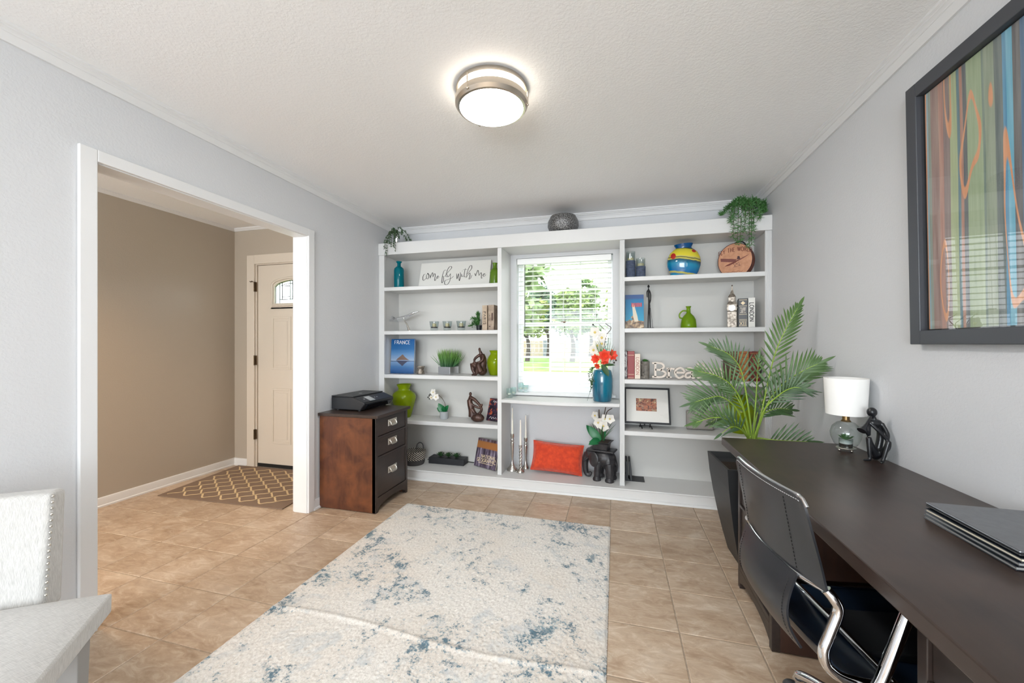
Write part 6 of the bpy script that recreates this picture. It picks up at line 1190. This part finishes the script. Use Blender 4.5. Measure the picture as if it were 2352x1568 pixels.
mm = M(); mm.hexa([(-0.006, -0.046, 0.055), (0.006, -0.046, 0.055), (0.010, -0.030, 0.050), (-0.010, -0.030, 0.050)], [(-0.004, -0.037, 0.115), (0.004, -0.037, 0.115), (0.006, -0.030, 0.118), (-0.006, -0.030, 0.118)]); mm.obj('nose', 'stone_grey', hp, bevel=0.002)
M().box(-0.024, -0.040, 0.112, 0.024, -0.026, 0.124).obj('brow', 'stone_grey', hp, bevel=0.003); M().box(-0.014, -0.039, 0.032, 0.014, -0.028, 0.042).obj('mouth', 'stone_grey', hp, bevel=0.003); M().box(-0.020, -0.040, 0.002, 0.020, -0.026, 0.020).obj('chin', 'stone_grey', hp, bevel=0.004)
mm = M()
for i in range(26):
    a = i*2.4; el_ = 0.2+1.1*(i/26); mm.leaf((0, 0, 0.135), (math.cos(a)*math.cos(el_), math.sin(a)*math.cos(el_), math.sin(el_)), (0, 0, 1), 0.040-0.012*(i/26), 0.014, -0.3, 4, 0, 0.5)
mm.obj('succulent', 'leaf_green', hp, smooth=60)
plain('letter_cream', (222, 210, 198), 0.6)
br = thing('word_sign', 'cream cut-out word reading Breathe standing on a shelf', 'sign', (0.566, 3.480, R3))
mm = M(); write(mm, ['B_', 'r_', 'e_', 'a_', 't_', 'h_', 'e_'], 0.122, lambda x, y, l: (x, 0.012-l, y+0.013), 0.13, 0.09, 0.0, 1.02, thick=0.024); mm.obj('cut_out_letters', 'letter_cream', br)
grainy('antique_leather', (70, 30, 24), (104, 50, 36), 18, 0.5); grainy('antique_gold', (150, 88, 40), (190, 128, 66), 30, 0.5); grainy('antique_maroon', (92, 32, 26), (122, 48, 36), 20, 0.5)
for x, m_, w_, lb in ((0.905, 'antique_leather', 0.07, 'dark brown antique book half hidden behind palm fronds'), (0.978, 'antique_gold', 0.07, 'gilt orange antique book between two dark ones behind the palm'), (1.054, 'antique_maroon', 0.075, 'maroon antique book with gilt spine nearest the right wall')):
    b = upright('book', lb, 'book', x, 3.455, R3, w_, 0.17, 0.232, m_, group='books on the right bay shelves')
    for z in (0.02, 0.075, 0.13, 0.185, 0.215): rbox(-w_/2+0.006, -0.0012, z, w_/2-0.006, 0, z+0.004).obj('gilt_band', 'antique_gold' if m_ != 'antique_gold' else 'antique_maroon', b)
# ---------------------------------------------------------------- right bay, fourth shelf
pf_ = thing('framed_photo', 'black framed photo with wide white mat on a shelf easel', 'picture', (0.262, 3.496, R4+0.044)); pf_.rotation_euler = (-0.36, 0, 0)
FW, FH = 0.372, 0.312
for bx in ((-FW/2, 0, 0, -FW/2+0.014, 0.018, FH), (FW/2-0.014, 0, 0, FW/2, 0.018, FH), (-FW/2+0.014, 0, 0, FW/2-0.014, 0.018, 0.014), (-FW/2+0.014, 0, FH-0.014, FW/2-0.014, 0.018, FH)): rbox(*bx).obj('frame_rail', 'matte_black', pf_, bevel=0.001)
rbox(-FW/2+0.014, 0.008, 0.014, FW/2-0.014, 0.014, FH-0.014).obj('mat_board', 'paper_white', pf_)
t = NT('market_photo'); v = t.coord('Object'); f = t.noise(v, 45, 5, 0.6, 1.0); f2 = t.noise(v, 18, 2); t.color(t.ramp(f, [(0.33, lin((46, 34, 34))), (0.44, lin((122, 64, 48))), (0.52, lin((196, 116, 76))), (0.58, lin((96, 90, 92))), (0.66, lin((228, 196, 140)))])); t.set(rough=0.3)
rbox(-0.090, 0.0072, 0.108, 0.078, 0.0080, 0.218).obj('photo_print', 'market_photo', pf_); M().add([(-FW/2+0.014, 0.004, 0.014), (FW/2-0.014, 0.004, 0.014), (FW/2-0.014, 0.004, FH-0.014), (-FW/2+0.014, 0.004, FH-0.014)], [(0, 1, 2, 3)]).obj('glazing', 'picture_glass', pf_)
ea = thing('picture_easel', 'small black table easel under the framed photo', 'easel', (0.262, 3.50, R4))
for x in (-0.045, 0.035):
    M().tube(cat_rom([(x, -0.024, 0.0055), (x-0.004, -0.004, 0.019), (x-0.012, 0.032, 0.030), (x-0.012, 0.078, 0.14)], 5), 0.0045, 8).obj('upright', 'ink_black', ea, smooth=60); M().tube([(x-0.010, 0.010, 0.026), (x-0.020, -0.026, 0.022), (x-0.020, -0.028, 0.034)], 0.0045, 8).obj('ledge_hook', 'ink_black', ea, smooth=60)
M().tube([(-0.058, 0.010, 0.024), (0.024, 0.010, 0.024)], 0.004, 8).obj('cross_bar', 'ink_black', ea, smooth=60); M().tube([(-0.015, 0.078, 0.12), (-0.015, 0.125, 0.0055)], 0.004, 8).obj('rear_leg', 'ink_black', ea, smooth=60)
grainy('pewter', (132, 126, 120), (152, 146, 140), 8, 0.45, 0.3)
al = thing('metal_album', 'grey pewter album box standing behind the palm fronds', 'box', (0.680, 3.550, R4+0.0038)); al.rotation_euler = (-0.10, 0, 0)
rbox(-0.105, 0, 0, 0.105, 0.03, 0.158).obj('cover', 'pewter', al, bevel=0.012, seg=3); mm = M(); mm.tube(cat_rom([(-0.094, -0.001, 0.012), (-0.094, -0.001, 0.14), (-0.088, -0.001, 0.147), (0.094, -0.001, 0.147)], 4), 0.002, 6); mm.tube([(-0.1, -0.001, 0.095), (0.1, -0.001, 0.095)], 0.0015, 6); mm.obj('raised_border', 'pewter', al, smooth=60)
lathe_thing('lime_vase', 'lime green glass vase glowing through the palm fronds', 'vase', (0.975, 3.545, R4), [(0, 0), (0.058, 0), (0.064, 0.008), (0.090, 0.09), (0.104, 0.16), (0.104, 0.19), (0.088, 0.225), (0.062, 0.245), (0.052, 0.26), (0.066, 0.30), (0.062, 0.30), (0.047, 0.26), (0.083, 0.222), (0.098, 0.185), (0.084, 0.09), (0.056, 0.014), (0, 0.012)], 'lime_glass', 36)
be = thing('bookend_pair', 'nested pair of black metal bookends at the foot of the right bay', 'bookend', (0.155, 3.57, Z0))
rbox(-0.070, -0.07, 0, 0.085, 0.07, 0.003).obj('base_plate', 'matte_black', be)
for x, tl in ((-0.068, 0.02), (-0.035, 0.05)):
    mm = M(); mm.hexa([(x, -0.068, 0.003), (x+0.020, -0.068, 0.003), (x+0.020, 0.068, 0.003), (x, 0.068, 0.003)], [(x-tl*0.25, -0.055, 0.165), (x+0.016-tl*0.25, -0.055, 0.165), (x+0.016-tl*0.25, 0.060, 0.178), (x-tl*0.25, 0.060, 0.178)]); mm.obj('upright_plate', 'matte_black', be, bevel=0.003)
mm = M(); mm.prism([(-0.078, 0.003), (-0.035, 0.003), (-0.078, 0.07)], 'y', -0.072, -0.066); mm.obj('gusset', 'matte_black', be)
# ---------------------------------------------------------------- on the desk
ZD = 0.7665
lm = thing('table_lamp', 'small table lamp with white drum shade and clear glass globe base', 'lamp', (1.048, 2.185, ZD))
for a in (0.3, 2.0, 3.4, 5.0): M().ball((0.030*math.cos(a), 0.030*math.sin(a), 0.006), 0.006, 8, 6).obj('foot', 'nickel', lm, smooth=60)
M().lathe([(0, 0.011), (0.036, 0.011), (0.038, 0.014), (0.034, 0.018), (0, 0.018)], 24).obj('base_ring', 'nickel', lm, smooth=40)
M().lathe([(0.030, 0.018), (0.046, 0.034), (0.058, 0.066), (0.060, 0.088), (0.052, 0.115), (0.034, 0.134), (0.018, 0.140)], 32, cap=False).obj('glass_globe', 'cup_glass', lm, smooth=60)
plain('brass', (168, 138, 98), 0.28, 1.0); M().lathe([(0, 0.138), (0.020, 0.138), (0.018, 0.143), (0.014, 0.146), (0.014, 0.176), (0, 0.176)], 20).obj('neck', 'brass', lm, smooth=40)
t = NT('lamp_shade'); t.set(color=lin((240, 238, 234)), rough=0.8); t.bump(t.noise(t.coord('Object'), 400, 2), 0.1, 0.0005)
M().lathe([(0.076, 0.172), (0.084, 0.342), (0.0825, 0.342), (0.0745, 0.172)], 40, cap=False).obj('shade', 'lamp_shade', lm, smooth=40)
M().tube([(0, 0, 0.17), (0, 0, 0.30)], 0.003, 6).obj('harp', 'brass', lm); mm = M()
for a in (0, 2.1, 4.2): mm.tube([(0, 0, 0.296), (0.082*math.cos(a), 0.082*math.sin(a), 0.336)], 0.0015, 6)
mm.obj('shade_spider', 'brass', lm)
M().lathe([(0, 0.019), (0.026, 0.019), (0.027, 0.058), (0.025, 0.058), (0.024, 0.044), (0, 0.044)], 20).obj('inner_cup', 'cup_glass', lm, smooth=40); M().lathe([(0, 0.0195), (0.0245, 0.0195), (0.0245, 0.034), (0, 0.036)], 16).obj('dark_gravel', 'potting_soil', lm); M().lathe([(0, 0.035), (0.024, 0.035), (0.022, 0.050), (0, 0.052)], 16).obj('white_sand', 'paper_white', lm)
mm = M()
for i in range(24):
    a = i*2.4; el_ = 0.15+1.1*(i/24); mm.leaf((0, 0, 0.052), (math.cos(a)*math.cos(el_), math.sin(a)*math.cos(el_), math.sin(el_)), (0, 0, 1), 0.036-0.012*(i/24), 0.014, -0.35, 4, 0, 0.5)
mm.obj('succulent', 'leaf_green', lm, smooth=60)
plain('satin_black', (24, 25, 28), 0.30)
fg = thing('flute_player_sculpture', 'black sculpture of a seated figure playing a horn beside the lamp', 'sculpture', (1.075, 2.045, ZD), 0.10)
mm = M(); T = lambda pts, r, n=10: mm.tube(cat_rom(pts, 5), [r[0]+(r[1]-r[0])*i/((len(pts)-1)*5) for i in range((len(pts)-1)*5+1)], n)
mm.ball((0.018, 0.006, 0.022), (0.020, 0.026, 0.022)); T([(0.022, 0.004, 0.03), (0.034, 0.004, 0.08), (0.036, 0.004, 0.125), (0.020, 0.002, 0.160)], (0.014, 0.012)); mm.ball((0.012, 0.002, 0.160), (0.030, 0.018, 0.018)); T([(0.014, 0, 0.165), (0.006, -0.002, 0.186)], (0.010, 0.008)); mm.ball((0.000, -0.002, 0.207), (0.019, 0.018, 0.021))
T([(0.012, -0.010, 0.022), (-0.014, -0.014, 0.070), (-0.022, -0.016, 0.100)], (0.015, 0.010)); T([(-0.022, -0.016, 0.100), (-0.022, -0.020, 0.05), (-0.020, -0.022, 0.010)], (0.010, 0.007)); T([(-0.018, -0.022, 0.006), (-0.048, -0.026, 0.004)], (0.007, 0.004))
T([(0.022, -0.004, 0.022), (0.034, -0.034, 0.060), (0.034, -0.044, 0.092)], (0.015, 0.010)); T([(0.034, -0.044, 0.092), (0.022, -0.046, 0.05), (0.012, -0.046, 0.010)], (0.010, 0.007)); T([(0.012, -0.046, 0.006), (-0.006, -0.060, 0.004)], (0.007, 0.004))
T([(0.034, -0.006, 0.160), (0.042, -0.026, 0.120), (0.032, -0.040, 0.096)], (0.009, 0.007)); T([(0.032, -0.040, 0.098), (0.0, -0.036, 0.135), (-0.026, -0.026, 0.166)], (0.008, 0.006)); T([(-0.010, 0.004, 0.160), (-0.018, -0.010, 0.125), (-0.020, -0.014, 0.108)], (0.009, 0.007)); T([(-0.020, -0.014, 0.108), (-0.036, -0.022, 0.130), (-0.038, -0.024, 0.150)], (0.007, 0.006))
mm.v = [(x, y, max(0.0, z)) for x, y, z in mm.v]; blob(mm, 'figure_body', 'satin_black', fg, 0.0028, 2)
M().tube([(-0.010, -0.012, 0.190), (-0.038, -0.028, 0.158), (-0.050, -0.034, 0.146), (-0.064, -0.040, 0.132)], [0.004, 0.006, 0.009, 0.017], 12).obj('horn', 'satin_black', fg, smooth=60)
lp = thing('laptop', 'closed silver laptop lying on a stack of black folders', 'laptop', (0.998, 1.265, ZD+0.031), -0.02)
grainy('laptop_silver', (120, 122, 126), (128, 130, 134), 50, 0.32, 0.8); rbox(-0.128, -0.138, 0, 0.128, 0.145, 0.006).obj('base', 'black_plastic', lp, bevel=0.003); rbox(-0.128, -0.138, 0.0062, 0.128, 0.145, 0.0125).obj('lid', 'laptop_silver', lp, bevel=0.003)
for i, lb in enumerate(('bottom black folder of the stack under the laptop', 'middle black folder of the stack under the laptop', 'top black folder of the stack under the laptop')):
    o = thing('folder', lb, 'folder', (0.990+0.002*i, 1.262, ZD+0.0102*i), 0.012*(i-1), 'folders under the laptop')
    rbox(-0.130, -0.138, 0, 0.130, 0.138, 0.0022).obj('cover', 'gloss_black', o, bevel=0.001); rbox(-0.127, -0.135, 0.0022, 0.127, 0.135, 0.0078).obj('sheets', 'page_cream' if i == 2 else 'grey_leg', o); rbox(-0.130, -0.138, 0.0078, 0.130, 0.138, 0.0100).obj('cover', 'gloss_black', o, bevel=0.001)
